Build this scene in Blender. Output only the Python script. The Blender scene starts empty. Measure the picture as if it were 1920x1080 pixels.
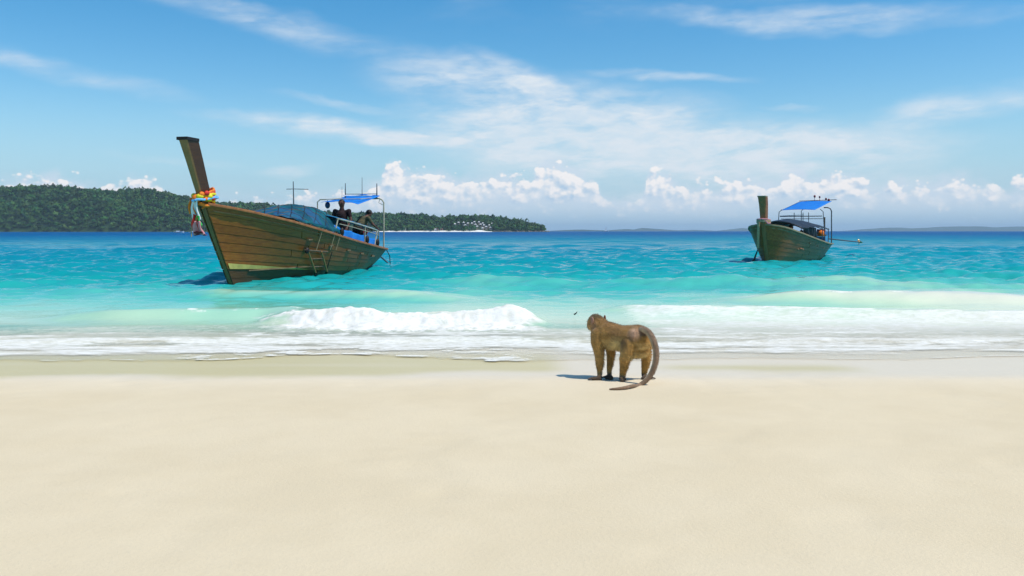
import bpy, bmesh, math, random
import numpy as np
from mathutils import Vector, Matrix
sc = bpy.context.scene
col = sc.collection
R = math.radians
random.seed(4)
rng = np.random.default_rng(7)

# ------------------------------------------------------------------ camera
H = 1.3; F = 1600.0; CX = 960.0; HY = 433.0        # eye height, focal length in px of the 1920 frame, horizon row
cam = bpy.data.cameras.new('camera'); camo = bpy.data.objects.new('camera', cam); col.objects.link(camo)
camo.location = (0, 0, H); camo.rotation_euler = (R(90), 0, 0)
cam.sensor_width = 36; cam.lens = 36*F/1920; cam.shift_y = -(540-HY)/1920
cam.clip_start = 0.05; cam.clip_end = 60000
sc.camera = camo
# ------------------------------------------------------------------ light and exposure
SUN_EL = 60.0
sun_vec = Vector((math.cos(R(SUN_EL))*math.cos(R(-20)), math.cos(R(SUN_EL))*math.sin(R(-20)), math.sin(R(SUN_EL))))
sun = bpy.data.lights.new('sun', 'SUN'); sun.energy = 4.2; sun.angle = R(0.5); sun.color = (1, 0.955, 0.88)
suno = bpy.data.objects.new('sun', sun); col.objects.link(suno); suno.location = (20, -10, 40)
suno.rotation_euler = sun_vec.to_track_quat('Z', 'Y').to_euler()
sc.view_settings.view_transform = 'Standard'; sc.view_settings.look = 'None'
sc.view_settings.exposure = 0.0; sc.view_settings.gamma = 1.0; sc.view_settings.use_curve_mapping = False
sc.render.engine = 'CYCLES'
sc.cycles.max_bounces = 6; sc.cycles.diffuse_bounces = 2; sc.cycles.glossy_bounces = 2
sc.cycles.transparent_max_bounces = 16; sc.cycles.volume_bounces = 0
sc.cycles.use_denoising = True
sc.cycles.caustics_reflective = False; sc.cycles.caustics_refractive = False

world = bpy.data.worlds.new('World'); sc.world = world; world.use_nodes = True
world.cycles.sampling_method = 'MANUAL'; world.cycles.sample_map_resolution = 512
wt = world.node_tree; wt.nodes.clear()
class NT:
    """small helper: node graph maths written as calls"""
    def __init__(s, tree): s.t = tree
    def new(s, typ, **kw):
        n = s.t.nodes.new(typ)
        for k, v in kw.items(): setattr(n, k, v)
        return n
    def put(s, sock, v):
        if hasattr(v, 'is_output') or isinstance(v, bpy.types.NodeSocket): s.t.links.new(v, sock)
        else: sock.default_value = v
    def m(s, op, a, b=0.0, c=0.0, clamp=False):
        n = s.new('ShaderNodeMath', operation=op, use_clamp=clamp)
        s.put(n.inputs[0], a); s.put(n.inputs[1], b); s.put(n.inputs[2], c)
        return n.outputs[0]
    def mul(s, a, b): return s.m('MULTIPLY', a, b)
    def add(s, a, b): return s.m('ADD', a, b)
    def sub(s, a, b): return s.m('SUBTRACT', a, b)
    def ss(s, x, lo, hi, a=0.0, b=1.0, t='SMOOTHSTEP'):
        n = s.new('ShaderNodeMapRange', interpolation_type=t)
        s.put(n.inputs['Value'], x); s.put(n.inputs['From Min'], lo); s.put(n.inputs['From Max'], hi)
        s.put(n.inputs['To Min'], a); s.put(n.inputs['To Max'], b)
        return n.outputs['Result']
    def xyz(s, x, y, z=0.0):
        n = s.new('ShaderNodeCombineXYZ'); s.put(n.inputs[0], x); s.put(n.inputs[1], y); s.put(n.inputs[2], z)
        return n.outputs[0]
    def noise(s, vec, scale, detail=4, rough=0.55, dist=0.0, lac=2.0, out='Fac'):
        n = s.new('ShaderNodeTexNoise'); s.put(n.inputs['Vector'], vec)
        n.inputs['Scale'].default_value = scale; n.inputs['Detail'].default_value = detail
        n.inputs['Roughness'].default_value = rough; n.inputs['Distortion'].default_value = dist
        n.inputs['Lacunarity'].default_value = lac
        return n.outputs[out]
    def mix(s, f, a, b, blend='MIX'):
        n = s.new('ShaderNodeMix', data_type='RGBA', blend_type=blend)
        s.put(n.inputs['Factor'], f)
        s.put(n.inputs[6], a if not isinstance(a, tuple) else tuple(a)+((1,) if len(a) == 3 else ()))
        s.put(n.inputs[7], b if not isinstance(b, tuple) else tuple(b)+((1,) if len(b) == 3 else ()))
        return n.outputs[2]
def srgb(r, g, b, k=1.0):
    f = lambda c: ((c/255+0.055)/1.055)**2.4 if c/255 > 0.04045 else c/255/12.92
    return (f(r)*k, f(g)*k, f(b)*k)

w = NT(wt)
out = w.new('ShaderNodeOutputWorld'); bg = w.new('ShaderNodeBackground')
BG = 0.13; bg.inputs['Strength'].default_value = BG
wt.links.new(bg.outputs[0], out.inputs[0])
sky = w.new('ShaderNodeTexSky', sky_type='NISHITA'); sky.sun_disc = False
sky.sun_elevation = R(SUN_EL); sky.sun_rotation = R(110); sky.altitude = 0
sky.air_density = 1.0; sky.dust_density = 0.6; sky.ozone_density = 2.2
hs = w.new('ShaderNodeHueSaturation'); wt.links.new(sky.outputs[0], hs.inputs['Color'])
hs.inputs['Hue'].default_value = 0.492; hs.inputs['Saturation'].default_value = 1.45; hs.inputs['Value'].default_value = 1.12
tc = w.new('ShaderNodeTexCoord'); sp = w.new('ShaderNodeSeparateXYZ'); wt.links.new(tc.outputs['Generated'], sp.inputs[0])
dx, dy, dz = sp.outputs
az = w.m('ARCTAN2', dx, dy)                          # 0 straight out to sea, positive to the right
hor = w.m('SQRT', w.add(w.mul(dx, dx), w.mul(dy, dy)))
el = w.m('DIVIDE', dz, w.m('MAXIMUM', hor, 0.02))
p2 = w.xyz(az, el)
def sky_at(px, py):
    a = math.atan((px-CX)/F); return a, (HY-py)/F*math.cos(a)
# cirrus veils: soft elongated fields, torn by stretched noise
wc = w.new('ShaderNodeVectorMath', operation='ADD'); wt.links.new(p2, wc.inputs[0])
wn = w.new('ShaderNodeVectorMath', operation='SCALE'); wn.inputs['Scale'].default_value = 0.055
wt.links.new(w.noise(w.xyz(w.mul(az, 1.0), w.mul(el, 2.2)), 5.0, 4, 0.6, out='Color'), wn.inputs[0])
wt.links.new(wn.outputs[0], wc.inputs[1])
ws = w.new('ShaderNodeSeparateXYZ'); wt.links.new(wc.outputs[0], ws.inputs[0])
waz, wel = w.sub(ws.outputs[0], 0.0275), w.sub(ws.outputs[1], 0.0275)
def field(px, py, hx, hy, rot, k):
    a0, e0 = sky_at(px, py); c, s_ = math.cos(R(rot)), math.sin(R(rot))
    da, de = w.sub(waz, a0), w.sub(wel, e0)
    p = w.m('DIVIDE', w.add(w.mul(da, c), w.mul(de, -s_)), hx/F)
    q = w.m('DIVIDE', w.add(w.mul(da, s_), w.mul(de, c)), hy/F)
    d = w.m('SQRT', w.add(w.mul(p, p), w.mul(q, q)))
    return w.mul(w.ss(d, 1.25, 0.15), k)
cir = None
for f_ in [(700, 258, 300, 22, 5.5, .92), (960, 285, 260, 30, 3, .62), (1080, 255, 330, 105, 4, 1.0), (1400, 285, 360, 66, 0, .92),
           (1035, 180, 170, 34, 24, .9), (900, 165, 220, 55, 8, .6), (548, 318, 62, 10, -2, .34), (640, 200, 130, 12, 8, .2),
           (1330, 350, 520, 62, 0, .5), (1480, 200, 70, 8, 0, .3), (1230, 228, 260, 10, 1, .3), (700, 375, 420, 40, 0, .3),
           (330, 300, 130, 8, 3, .16), (1240, 140, 160, 12, 3, .35), (1780, 210, 200, 30, -8, .45), (60, 120, 260, 26, 10, .3), (1500, 30, 380, 26, 6, .35), (520, 40, 300, 30, 12, .3)]:
    v = field(*f_); cir = v if cir is None else w.m('MAXIMUM', cir, v)
streak = w.noise(w.xyz(w.add(w.mul(az, 1.0), w.mul(el, 0.3)), w.add(w.mul(el, 4.5), w.mul(az, -0.35))), 7.5, 6, 0.6, 0.35)
fine = w.noise(w.xyz(w.mul(az, 1.0), w.mul(el, 3.0)), 26, 5, 0.62, 0.3)
wide = w.ss(w.noise(w.xyz(w.mul(az, 1.0), w.mul(el, 2.6), 3.7), 2.6, 5, 0.55, 0.4), 0.52, 0.8, 0, 0.45)
cir = w.m('MAXIMUM', cir, w.mul(wide, w.ss(el, 0.2, 0.36)))
cirr = w.mul(cir, w.add(w.ss(streak, 0.30, 0.62, 0.60, 1.6), w.ss(fine, 0.3, 0.7, -0.1, 0.14)))
cirr = w.m('MULTIPLY', cirr, 1.0, clamp=True)
cirr = w.mul(cirr, w.add(w.ss(fine, 0.34, 0.64, 0.72, 1.0), w.ss(streak, 0.35, 0.6, -0.16, 0.0)))
# heaped clouds along the horizon: a crest height for every bearing, billowed edge
fc = w.new('ShaderNodeFloatCurve')
crest = [(-400, 352), (-200, 340), (-60, 362), (60, 330), (140, 338), (230, 345), (262, 340), (290, 342), (330, 372), (420, 380), (540, 378), (580, 368), (630, 366), (690, 352), (716, 330), (732, 309), (752, 304), (775, 316), (830, 322), (870, 328), (905, 324), (945, 322), (985, 338),
         (1005, 314), (1030, 299), (1050, 296), (1085, 318), (1122, 342), (1145, 378), (1195, 374), (1216, 322), (1243, 318), (1262, 340), (1300, 350), (1345, 346), (1385, 334),
         (1440, 346), (1468, 340), (1482, 310), (1505, 312), (1520, 336), (1560, 328), (1605, 330), (1640, 350), (1720, 345), (1790, 330), (1880, 342), (2000, 320), (2200, 350)]
cm = fc.mapping; cu = cm.curves[0]
A0, A1 = -0.75, 0.75
pts = []
for px, py in crest:
    a, e = sky_at(px, py)
    if A0 < a < A1: pts.append(((a-A0)/(A1-A0), e*5))
cu.points[0].location = (0, 0.25); cu.points[1].location = (1, 0.3)
for a, e in pts: cu.points.new(a, e)
cm.update()
w.put(fc.inputs['Value'], w.m('DIVIDE', w.sub(az, A0), A1-A0, clamp=True))
top = w.m('DIVIDE', fc.outputs[0], 5.0)
def billow(off):
    v = w.new('ShaderNodeVectorMath', operation='ADD'); wt.links.new(p2, v.inputs[0]); v.inputs[1].default_value = off
    v2 = w.new('ShaderNodeVectorMath', operation='MULTIPLY'); wt.links.new(v.outputs[0], v2.inputs[0]); v2.inputs[1].default_value = (1, 1.25, 1)
    a = w.noise(v2.outputs[0], 15, 5, 0.55, 0.2)
    vo = w.new('ShaderNodeTexVoronoi', feature='SMOOTH_F1'); wt.links.new(v2.outputs[0], vo.inputs['Vector'])
    vo.inputs['Scale'].default_value = 46; vo.inputs['Detail'].default_value = 2; vo.inputs['Roughness'].default_value = 0.62
    vo.inputs['Smoothness'].default_value = 0.35; vo.inputs['Randomness'].default_value = 1
    return w.add(w.mul(a, 0.55), w.mul(w.sub(1.0, vo.outputs['Distance']), 0.50))
b0 = billow((0, 0, 0)); b1 = billow((0.0042, 0.0052, 0))
hgt = w.add(w.sub(top, el), 0.006)                                   # metres of cloud above this direction, as an angle
dens = w.add(hgt, w.mul(w.sub(b0, 0.405), 0.055))
cum = w.ss(dens, -0.0012, 0.0055)
cum = w.mul(cum, w.ss(w.add(el, w.mul(w.sub(b0, 0.50), 0.05)), 0.008, 0.045))
cloud_shading = w.mul(w.sub(b0, b1), 3.0)  # sun side and shade side of the billows, painted from offset noise
lum = w.add(w.add(0.50, cloud_shading), w.ss(dens, 0.0, 0.050, 0.36, -0.12))
lum = w.m('MULTIPLY', lum, 1.0, clamp=True)
cumcol = w.mix(lum, srgb(176, 205, 230, 1/BG), srgb(252, 249, 248, 1/BG))
patch = w.ss(w.noise(w.xyz(az, w.mul(el, 1.8), 2.0), 13, 4, 0.6), 0.28, 0.52, 0.5, 1)
cum = w.mul(cum, w.m('MAXIMUM', w.ss(dens, 0.075, 0.030), patch))
s1 = w.mix(w.ss(el, 0.17, 0.0, 0, 0.82), hs.outputs[0], srgb(152, 200, 232, 1/BG))
s2 = w.mix(w.mul(cirr, 0.97), s1, srgb(226, 235, 243, 1/BG))
soft = w.ss(w.add(hgt, w.mul(w.sub(w.noise(p2, 30, 4, 0.6, 0.2), 0.46), 0.05)), 0.0, 0.022)
soft = w.mul(w.mul(soft, w.ss(el, 0.002, 0.04, 0.2, 1)), 0.80)
s2 = w.mix(soft, s2, srgb(212, 226, 240, 1/BG))
s3 = w.mix(w.mul(cum, 0.95), s2, cumcol)
wt.links.new(s3, bg.inputs['Color'])

# ------------------------------------------------------------------ helpers
def at(px, py, Y): return Vector(((px-CX)/F*Y, Y, H-(py-HY)/F*Y))
def lin(o, name=None): col.objects.link(o); return o
def tag(o, label=None, cat=None, group=None, kind=None):
    if label: o['label'] = label
    if cat: o['category'] = cat
    if group: o['group'] = group
    if kind: o['kind'] = kind
    return o
def empty(name, loc=(0, 0, 0), rz=0.0, scale=1.0):
    o = bpy.data.objects.new(name, None); lin(o); o.location = loc; o.rotation_euler = (0, 0, rz)
    o.scale = (scale,)*3; o.empty_display_size = 0.2; return o
def mesh_obj(name, verts, faces, mat=None, parent=None, smooth=True):
    me = bpy.data.meshes.new(name); me.from_pydata([tuple(v) for v in verts], [], [tuple(f) for f in faces]); me.update()
    if smooth: me.shade_smooth()
    o = bpy.data.objects.new(name, me); lin(o)
    if mat: me.materials.append(mat)
    if parent: o.parent = parent
    return o
def big_mesh(name, V, Q, mat, smooth=True):
    """numpy arrays straight into a mesh; Q is (n,3) or (n,4)"""
    me = bpy.data.meshes.new(name); n, k = Q.shape
    me.vertices.add(len(V)); me.vertices.foreach_set('co', V.astype(np.float32).ravel())
    me.loops.add(n*k); me.loops.foreach_set('vertex_index', Q.astype(np.int32).ravel())
    me.polygons.add(n); me.polygons.foreach_set('loop_start', (np.arange(n)*k).astype(np.int32))
    me.update(calc_edges=True); me.validate()
    if smooth: me.shade_smooth()
    me.materials.append(mat)
    o = bpy.data.objects.new(name, me); lin(o); return o
def attr(o, name, arr, typ='FLOAT'):
    a = o.data.attributes.new(name, 'FLOAT_COLOR' if typ == 'COLOR' else 'FLOAT', 'POINT')
    if typ == 'COLOR': a.data.foreach_set('color', np.column_stack([arr, np.ones(len(arr))]).astype(np.float32).ravel())
    else: a.data.foreach_set('value', arr.astype(np.float32).ravel())
class MB:
    def __init__(s): s.v = []; s.f = []
    def add(s, v, f):
        n = len(s.v); s.v += [tuple(x) for x in v]; s.f += [tuple(i+n for i in q) for q in f]; return s
    def box(s, c, size, rot=None):
        hx, hy, hz = [q/2 for q in size]; c = Vector(c)
        v = [Vector((x, y, z)) for x in (-hx, hx) for y in (-hy, hy) for z in (-hz, hz)]
        if rot is not None: v = [rot @ q for q in v]
        return s.add([q+c for q in v], [(0, 1, 3, 2), (4, 6, 7, 5), (0, 4, 5, 1), (2, 3, 7, 6), (0, 2, 6, 4), (1, 5, 7, 3)])
    def tube(s, pts, r, n=8, cap=True):
        pts = [Vector(p) for p in pts]; m = len(pts); rs = r if isinstance(r, (list, tuple)) else [r]*m
        v = []; ref = None
        for i, p in enumerate(pts):
            d = (pts[min(i+1, m-1)]-pts[max(i-1, 0)]).normalized()
            if ref is None: ref = d.orthogonal().normalized()
            ref = (ref-d*ref.dot(d)).normalized(); b = d.cross(ref)
            for k in range(n):
                a = 2*math.pi*k/n; v.append(p+(ref*math.cos(a)+b*math.sin(a))*rs[i])
        f = [(i*n+k, i*n+(k+1) % n, (i+1)*n+(k+1) % n, (i+1)*n+k) for i in range(m-1) for k in range(n)]
        if cap: f += [tuple(reversed(range(n))), tuple((m-1)*n+k for k in range(n))]
        return s.add(v, f)
    def ball(s, c, r, sx=1, sy=1, sz=1, n=10, rot=None):
        c = Vector(c); v = []; f = []; m = n//2+1
        for i in range(m+1):
            th = math.pi*i/m
            for k in range(n):
                ph = 2*math.pi*k/n
                q = Vector((sx*r*math.sin(th)*math.cos(ph), sy*r*math.sin(th)*math.sin(ph), sz*r*math.cos(th)))
                if rot is not None: q = rot @ q
                v.append(c+q)
        f = [(i*n+k, (i+1)*n+k, (i+1)*n+(k+1) % n, i*n+(k+1) % n) for i in range(m) for k in range(n)]
        return s.add(v, f)
    def sheet(s, fn, nu, nv, thick=0.0):
        """fn(u,v) for u,v in 0..1; thick > 0 gives it a back face and edges"""
        g = [[Vector(fn(i/nu, j/nv)) for j in range(nv+1)] for i in range(nu+1)]
        v = [p for row in g for p in row]; f = []
        W = nv+1; n0 = (nu+1)*W
        f = [(i*W+j, (i+1)*W+j, (i+1)*W+j+1, i*W+j+1) for i in range(nu) for j in range(nv)]
        if thick:
            back = []
            for i in range(nu+1):
                for j in range(W):
                    a = g[min(i+1, nu)][j]-g[max(i-1, 0)][j]; b = g[i][min(j+1, nv)]-g[i][max(j-1, 0)]
                    nn = a.cross(b); nn = nn.normalized() if nn.length > 1e-9 else Vector((0, 0, 1))
                    back.append(g[i][j]-nn*thick)
            v += back; f += [tuple(n0+q for q in reversed(t)) for t in f[:nu*nv]]
            rim = [i*W for i in range(nu+1)]+[nu*W+j for j in range(1, W)]+[i*W+nv for i in range(nu-1, -1, -1)]+[j for j in range(nv-1, 0, -1)]
            for a, b in zip(rim, rim[1:]+rim[:1]): f.append((b, a, n0+a, n0+b))
        return s.add(v, f)
    def build(s, name, mat, parent=None, smooth=True, autosmooth=True):
        o = mesh_obj(name, s.v, s.f, mat, parent, smooth)
        if smooth and autosmooth: sharp(o)
        return o
def sharp(o, ang=40):
    me = o.data; bm = bmesh.new(); bm.from_mesh(me)
    bmesh.ops.recalc_face_normals(bm, faces=bm.faces)
    for e in bm.edges:
        if len(e.link_faces) == 2 and e.calc_face_angle(0) > R(ang): e.smooth = False
    bm.to_mesh(me); bm.free()
def interp(x, pts):
    return float(np.interp(x, [p[0] for p in pts], [p[1] for p in pts]))
# value noise
def _h(ix, iy, seed):
    n = (ix.astype(np.int64)*374761393+iy.astype(np.int64)*668265263+seed*1442695041) & 0xffffffff
    n = ((n ^ (n >> 13))*1274126177) & 0xffffffff
    return ((n ^ (n >> 16)) & 0xffffff)/float(0xffffff)
def vn(x, y, seed=0):
    ix, iy = np.floor(x), np.floor(y); fx, fy = x-ix, y-iy
    fx = fx*fx*(3-2*fx); fy = fy*fy*(3-2*fy)
    a, b, c, d = _h(ix, iy, seed), _h(ix+1, iy, seed), _h(ix, iy+1, seed), _h(ix+1, iy+1, seed)
    return (a*(1-fx)+b*fx)*(1-fy)+(c*(1-fx)+d*fx)*fy
def fbm(x, y, oct=4, seed=0, gain=0.5):
    s = 0; a = 1; t = 0
    for o in range(oct): s = s+a*vn(x*2**o+17.3*o, y*2**o-9.1*o, seed+o); t += a; a *= gain
    return s/t
def sst(x, a, b):
    t = np.clip((x-a)/(b-a), 0, 1); return t*t*(3-2*t)

# ------------------------------------------------------------------ materials
def mat(name, base, rough=0.6, spec=0.3, var=0.0, scale=8.0, second=None, bump=0.0, bscale=60.0, stretch=(1, 1, 1), coat=0.0, metal=0.0, sheen=0.0, trans=0.0):
    m = bpy.data.materials.new(name); m.use_nodes = True; t = m.node_tree; n = NT(t)
    bs = t.nodes['Principled BSDF']; bs.inputs['Roughness'].default_value = rough
    bs.inputs['Specular IOR Level'].default_value = spec; bs.inputs['Metallic'].default_value = metal
    bs.inputs['Coat Weight'].default_value = coat; bs.inputs['Coat Roughness'].default_value = 0.25
    bs.inputs['Sheen Weight'].default_value = sheen
    c = n.new('ShaderNodeTexCoord'); mp = n.new('ShaderNodeMapping'); t.links.new(c.outputs['Object'], mp.inputs[0]); mp.inputs['Scale'].default_value = stretch
    sec = second or tuple(q*(1-var) for q in base)
    f = n.ss(n.noise(mp.outputs[0], scale, 5, 0.6, 0.3), 0.32, 0.68)
    cc = n.mix(f, tuple(base), tuple(sec))
    t.links.new(cc, bs.inputs['Base Color'])
    if bump:
        bp = n.new('ShaderNodeBump'); bp.inputs['Strength'].default_value = bump; bp.inputs['Distance'].default_value = 0.02
        t.links.new(n.noise(mp.outputs[0], bscale, 4, 0.6), bp.inputs['Height']); t.links.new(bp.outputs[0], bs.inputs['Normal'])
    if trans:
        tr = n.new('ShaderNodeBsdfTranslucent'); mx = n.new('ShaderNodeMixShader'); mx.inputs[0].default_value = trans
        t.links.new(cc, tr.inputs['Color']); t.links.new(bs.outputs[0], mx.inputs[1]); t.links.new(tr.outputs[0], mx.inputs[2])
        t.links.new(mx.outputs[0], t.nodes['Material Output'].inputs[0])
    return m
def wood_mat(name, a, b, c, rough=0.45, coat=0.12):
    """streaked timber with grain along the boat, each plank its own tone"""
    m = bpy.data.materials.new(name); m.use_nodes = True; t = m.node_tree; n = NT(t); bs = t.nodes['Principled BSDF']
    tcn = n.new('ShaderNodeTexCoord'); mp = n.new('ShaderNodeMapping'); t.links.new(tcn.outputs['Object'], mp.inputs[0]); mp.inputs['Scale'].default_value = (0.5, 3, 4.5)
    oi = n.new('ShaderNodeObjectInfo')
    g = n.noise(mp.outputs[0], 5, 6, 0.62, 0.5); g2 = n.noise(tcn.outputs['Object'], 1.4, 4, 0.6, 0.4)
    c1 = n.mix(n.ss(g, 0.3, 0.7), tuple(a), tuple(b))
    c2 = n.mix(n.mul(n.ss(g2, 0.46, 0.7), 0.75), c1, tuple(c))
    c3 = n.mix(n.mul(oi.outputs['Random'], 0.42), c2, tuple(q*0.45 for q in a))
    sc_ = n.mix(n.mul(n.ss(n.noise(mp.outputs[0], 16, 3, 0.6, 0.3), 0.63, 0.74), 0.35), c3, tuple(min(1, q*2.2+0.03) for q in b))
    t.links.new(sc_, bs.inputs['Base Color'])
    bs.inputs['Roughness'].default_value = rough; bs.inputs['Specular IOR Level'].default_value = 0.3
    bs.inputs['Coat Weight'].default_value = coat; bs.inputs['Coat Roughness'].default_value = 0.35
    bp = n.new('ShaderNodeBump'); bp.inputs['Strength'].default_value = 0.35; bp.inputs['Distance'].default_value = 0.01
    t.links.new(g, bp.inputs['Height']); t.links.new(bp.outputs[0], bs.inputs['Normal'])
    return m
M = {}
M['hull'] = wood_mat('oiled_hull_wood', (0.225, 0.062, 0.008), (0.33, 0.108, 0.012), (0.25, 0.096, 0.012))
M['hull_low'] = wood_mat('dark_bottom_paint', (0.070, 0.026, 0.008), (0.115, 0.050, 0.012), (0.08, 0.042, 0.012))
M['stem'] = wood_mat('dark_stem_wood', (0.052, 0.020, 0.006), (0.080, 0.030, 0.008), (0.06, 0.024, 0.008))
M['stem_face'] = wood_mat('pale_stem_wood', (0.27, 0.13, 0.05), (0.34, 0.17, 0.065), (0.22, 0.115, 0.045))  # paler wood tone for the strip down the stem's front
M['hull2'] = wood_mat('olive_hull_paint', (0.24, 0.074, 0.018), (0.38, 0.130, 0.030), (0.28, 0.115, 0.028))
M['hull2_low'] = wood_mat('black_bottom_paint', (0.022, 0.018, 0.010), (0.035, 0.028, 0.014), (0.02, 0.02, 0.012))
M['stem2'] = wood_mat('olive_stem_wood', (0.30, 0.125, 0.045), (0.40, 0.17, 0.06), (0.26, 0.11, 0.04))
M['stripe'] = mat('pale_lime_paint', (0.60, 0.46, 0.13), 0.5, var=0.25, scale=5)
M['rail'] = mat('red_brown_rail_wood', (0.25, 0.085, 0.03), 0.5, second=(0.34, 0.14, 0.05), scale=6, bump=0.2)
M['rail2'] = mat('weathered_tan_rail_wood', (0.30, 0.24, 0.14), 0.6, second=(0.20, 0.16, 0.09), scale=5, bump=0.2)
M['inner'] = mat('dark_inner_timber', (0.10, 0.06, 0.03), 0.7, var=0.4, scale=5)  # dark brown with random variation, for the hull lining
M['deck'] = mat('deck_boards', (0.22, 0.15, 0.08), 0.7, var=0.4, scale=4, bump=0.2)
M['cap'] = mat('dark_cap_wood', (0.02, 0.012, 0.01), 0.5, var=0.3)
M['teal_tarp'] = mat('teal_tarpaulin', (0.008, 0.06, 0.11), 0.5, second=(0.010, 0.15, 0.17), scale=2.6, bump=0.25, bscale=14, trans=0.2)
M['navy_tarp'] = mat('navy_tarpaulin', (0.012, 0.05, 0.14), 0.55, second=(0.012, 0.10, 0.17), scale=3, bump=0.2, bscale=12)
M['blue_tarp'] = mat('bright_blue_tarpaulin', (0.02, 0.24, 0.80), 0.5, second=(0.03, 0.32, 0.85), scale=4, bump=0.2, bscale=16, trans=0.35)
M['azure_tarp'] = mat('azure_awning_cloth', (0.03, 0.24, 0.50), 0.5, second=(0.06, 0.34, 0.60), scale=4, bump=0.2, bscale=16, trans=0.2)
M['black_tarp'] = mat('black_tarpaulin', (0.010, 0.012, 0.018), 0.5, second=(0.02, 0.024, 0.034), scale=4, bump=0.2, bscale=12)
M['pipe'] = mat('pale_painted_pipe', (0.46, 0.42, 0.30), 0.45, second=(0.34, 0.30, 0.22), scale=12)
M['pipe_dark'] = mat('dark_steel_pipe', (0.06, 0.07, 0.09), 0.4, second=(0.11, 0.11, 0.12), scale=12)
M['white_bar'] = mat('white_painted_bar', (0.72, 0.74, 0.76), 0.5, var=0.15)
M['bamboo'] = mat('yellowed_bamboo', (0.36, 0.20, 0.07), 0.55, second=(0.26, 0.13, 0.05), scale=10)
M['rope'] = mat('tan_rope', (0.58, 0.38, 0.22), 0.85, var=0.35, scale=30)
M['dark_rope'] = mat('wet_dark_rope', (0.03, 0.028, 0.024), 0.6, var=0.3)
M['engine'] = mat('greasy_engine_metal', (0.035, 0.032, 0.030), 0.45, second=(0.10, 0.07, 0.04), scale=14, spec=0.5)
M['exhaust'] = mat('rusty_exhaust', (0.10, 0.06, 0.035), 0.6, second=(0.16, 0.12, 0.08), scale=14)
M['prop'] = mat('dull_brass', (0.42, 0.30, 0.14), 0.4, metal=0.6, var=0.2)
M['skin'] = mat('tanned_skin', (0.13, 0.055, 0.035), 0.55, var=0.15)
M['skin_pale'] = mat('pale_skin', (0.52, 0.27, 0.17), 0.55, var=0.12)  # paler skin tone for one figure on the far boat
M['hair'] = mat('black_hair', (0.010, 0.008, 0.007), 0.5, var=0.2)
M['shirt_dark'] = mat('dark_maroon_shirt', (0.022, 0.009, 0.010), 0.85, var=0.3)
M['shirt_black'] = mat('black_shirt', (0.012, 0.012, 0.014), 0.85, var=0.3)
M['shirt_khaki'] = mat('camouflage_shirt', (0.12, 0.10, 0.05), 0.85, second=(0.035, 0.04, 0.02), scale=16)
M['trousers'] = mat('dark_trousers', (0.015, 0.012, 0.014), 0.85, var=0.3)
M['orange'] = mat('orange_cloth', (0.80, 0.20, 0.02), 0.7, var=0.15)
M['yellow'] = mat('yellow_ribbon', (0.80, 0.66, 0.03), 0.6, var=0.1)
M['red'] = mat('red_ribbon', (0.62, 0.035, 0.025), 0.6, var=0.2)
M['white_c'] = mat('white_ribbon', (0.74, 0.74, 0.76), 0.6, var=0.15)
M['green_c'] = mat('green_ribbon', (0.05, 0.42, 0.08), 0.6, var=0.2)
M['pink'] = mat('pink_ribbon', (0.72, 0.28, 0.30), 0.6, var=0.3)
M['skyblue_c'] = mat('light_blue_ribbon', (0.18, 0.48, 0.86), 0.6, var=0.1)
M['dark_red'] = mat('dark_red_cloth', (0.20, 0.02, 0.03), 0.7, var=0.3)
M['white_boat'] = mat('white_gelcoat', (0.78, 0.79, 0.80), 0.3, var=0.08)
M['roof'] = mat('pale_bungalow_roof', (0.62, 0.63, 0.62), 0.6, var=0.25, scale=0.3)
M['wall_w'] = mat('bungalow_wall', (0.30, 0.24, 0.18), 0.8, var=0.2, scale=0.3)
M['pinkwall'] = mat('terracotta_wall', (0.50, 0.30, 0.22), 0.8, var=0.2, scale=0.2)
M['glass'] = mat('dark_window_glass', (0.02, 0.03, 0.035), 0.1, spec=0.5)
M['trunk'] = mat('palm_trunk', (0.16, 0.13, 0.09), 0.9, var=0.3)
M['rock'] = mat('headland_rock', (0.17, 0.15, 0.12), 0.9, second=(0.09, 0.085, 0.07), scale=0.1)

# ------------------------------------------------------------------ seabed / beach
def sand_z(X, Y):
    z = 0.12+(6.74-Y)*0.045
    z = np.where(Y < 6.74, 0.12+(6.74-Y)*0.035, z)
    z = np.where(Y > 14, 0.12+(6.74-14)*0.045-(Y-14)*0.03, z)
    return np.maximum(z, -3.0)
EDGE = lambda X: 8.2+0.62*(fbm(X*0.55+3, X*0+1.3, 3, 5)-0.5)*2+0.16*np.abs(np.sin(X*0.85+1.2*np.sin(X*0.31)))+0.05*np.sin(X*2.9+1)-0.55*sst(-X, 1.5, 5)-0.1*sst(X, 2, 5)
ys = np.concatenate([np.linspace(-40, 1.2, 34)[:-1], np.arange(1.2, 12, 0.045), np.geomspace(12, 60, 60)])
us = np.concatenate([-np.geomspace(60, 6.2, 20), np.arange(-6.1, 6.1, 0.045), np.geomspace(6.2, 60, 20)])
X, Y = np.meshgrid(us, ys)
Z = sand_z(X, Y)
dry = sst(Y, 7.9, 6.9)
lump = (fbm(X*1.1, Y*1.6, 4, 11)-0.5)*0.020*dry + (fbm(X*7, Y*8, 3, 21)-0.5)*0.006*dry
pit = fbm(X*2.6+40, Y*2.9, 3, 31); lump -= 0.006*sst(pit, 0.60, 0.78)*dry
Z = Z+lump*sst(np.abs(X)+np.abs(Y-5), 60, 8)+0.004*(fbm(X*1.2, Y*3, 3, 12)-0.5)
nr, nc = X.shape
idx = np.arange(nr*nc).reshape(nr, nc)
Q = np.stack([idx[:-1, :-1], idx[:-1, 1:], idx[1:, 1:], idx[1:, :-1]], -1).reshape(-1, 4)
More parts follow.
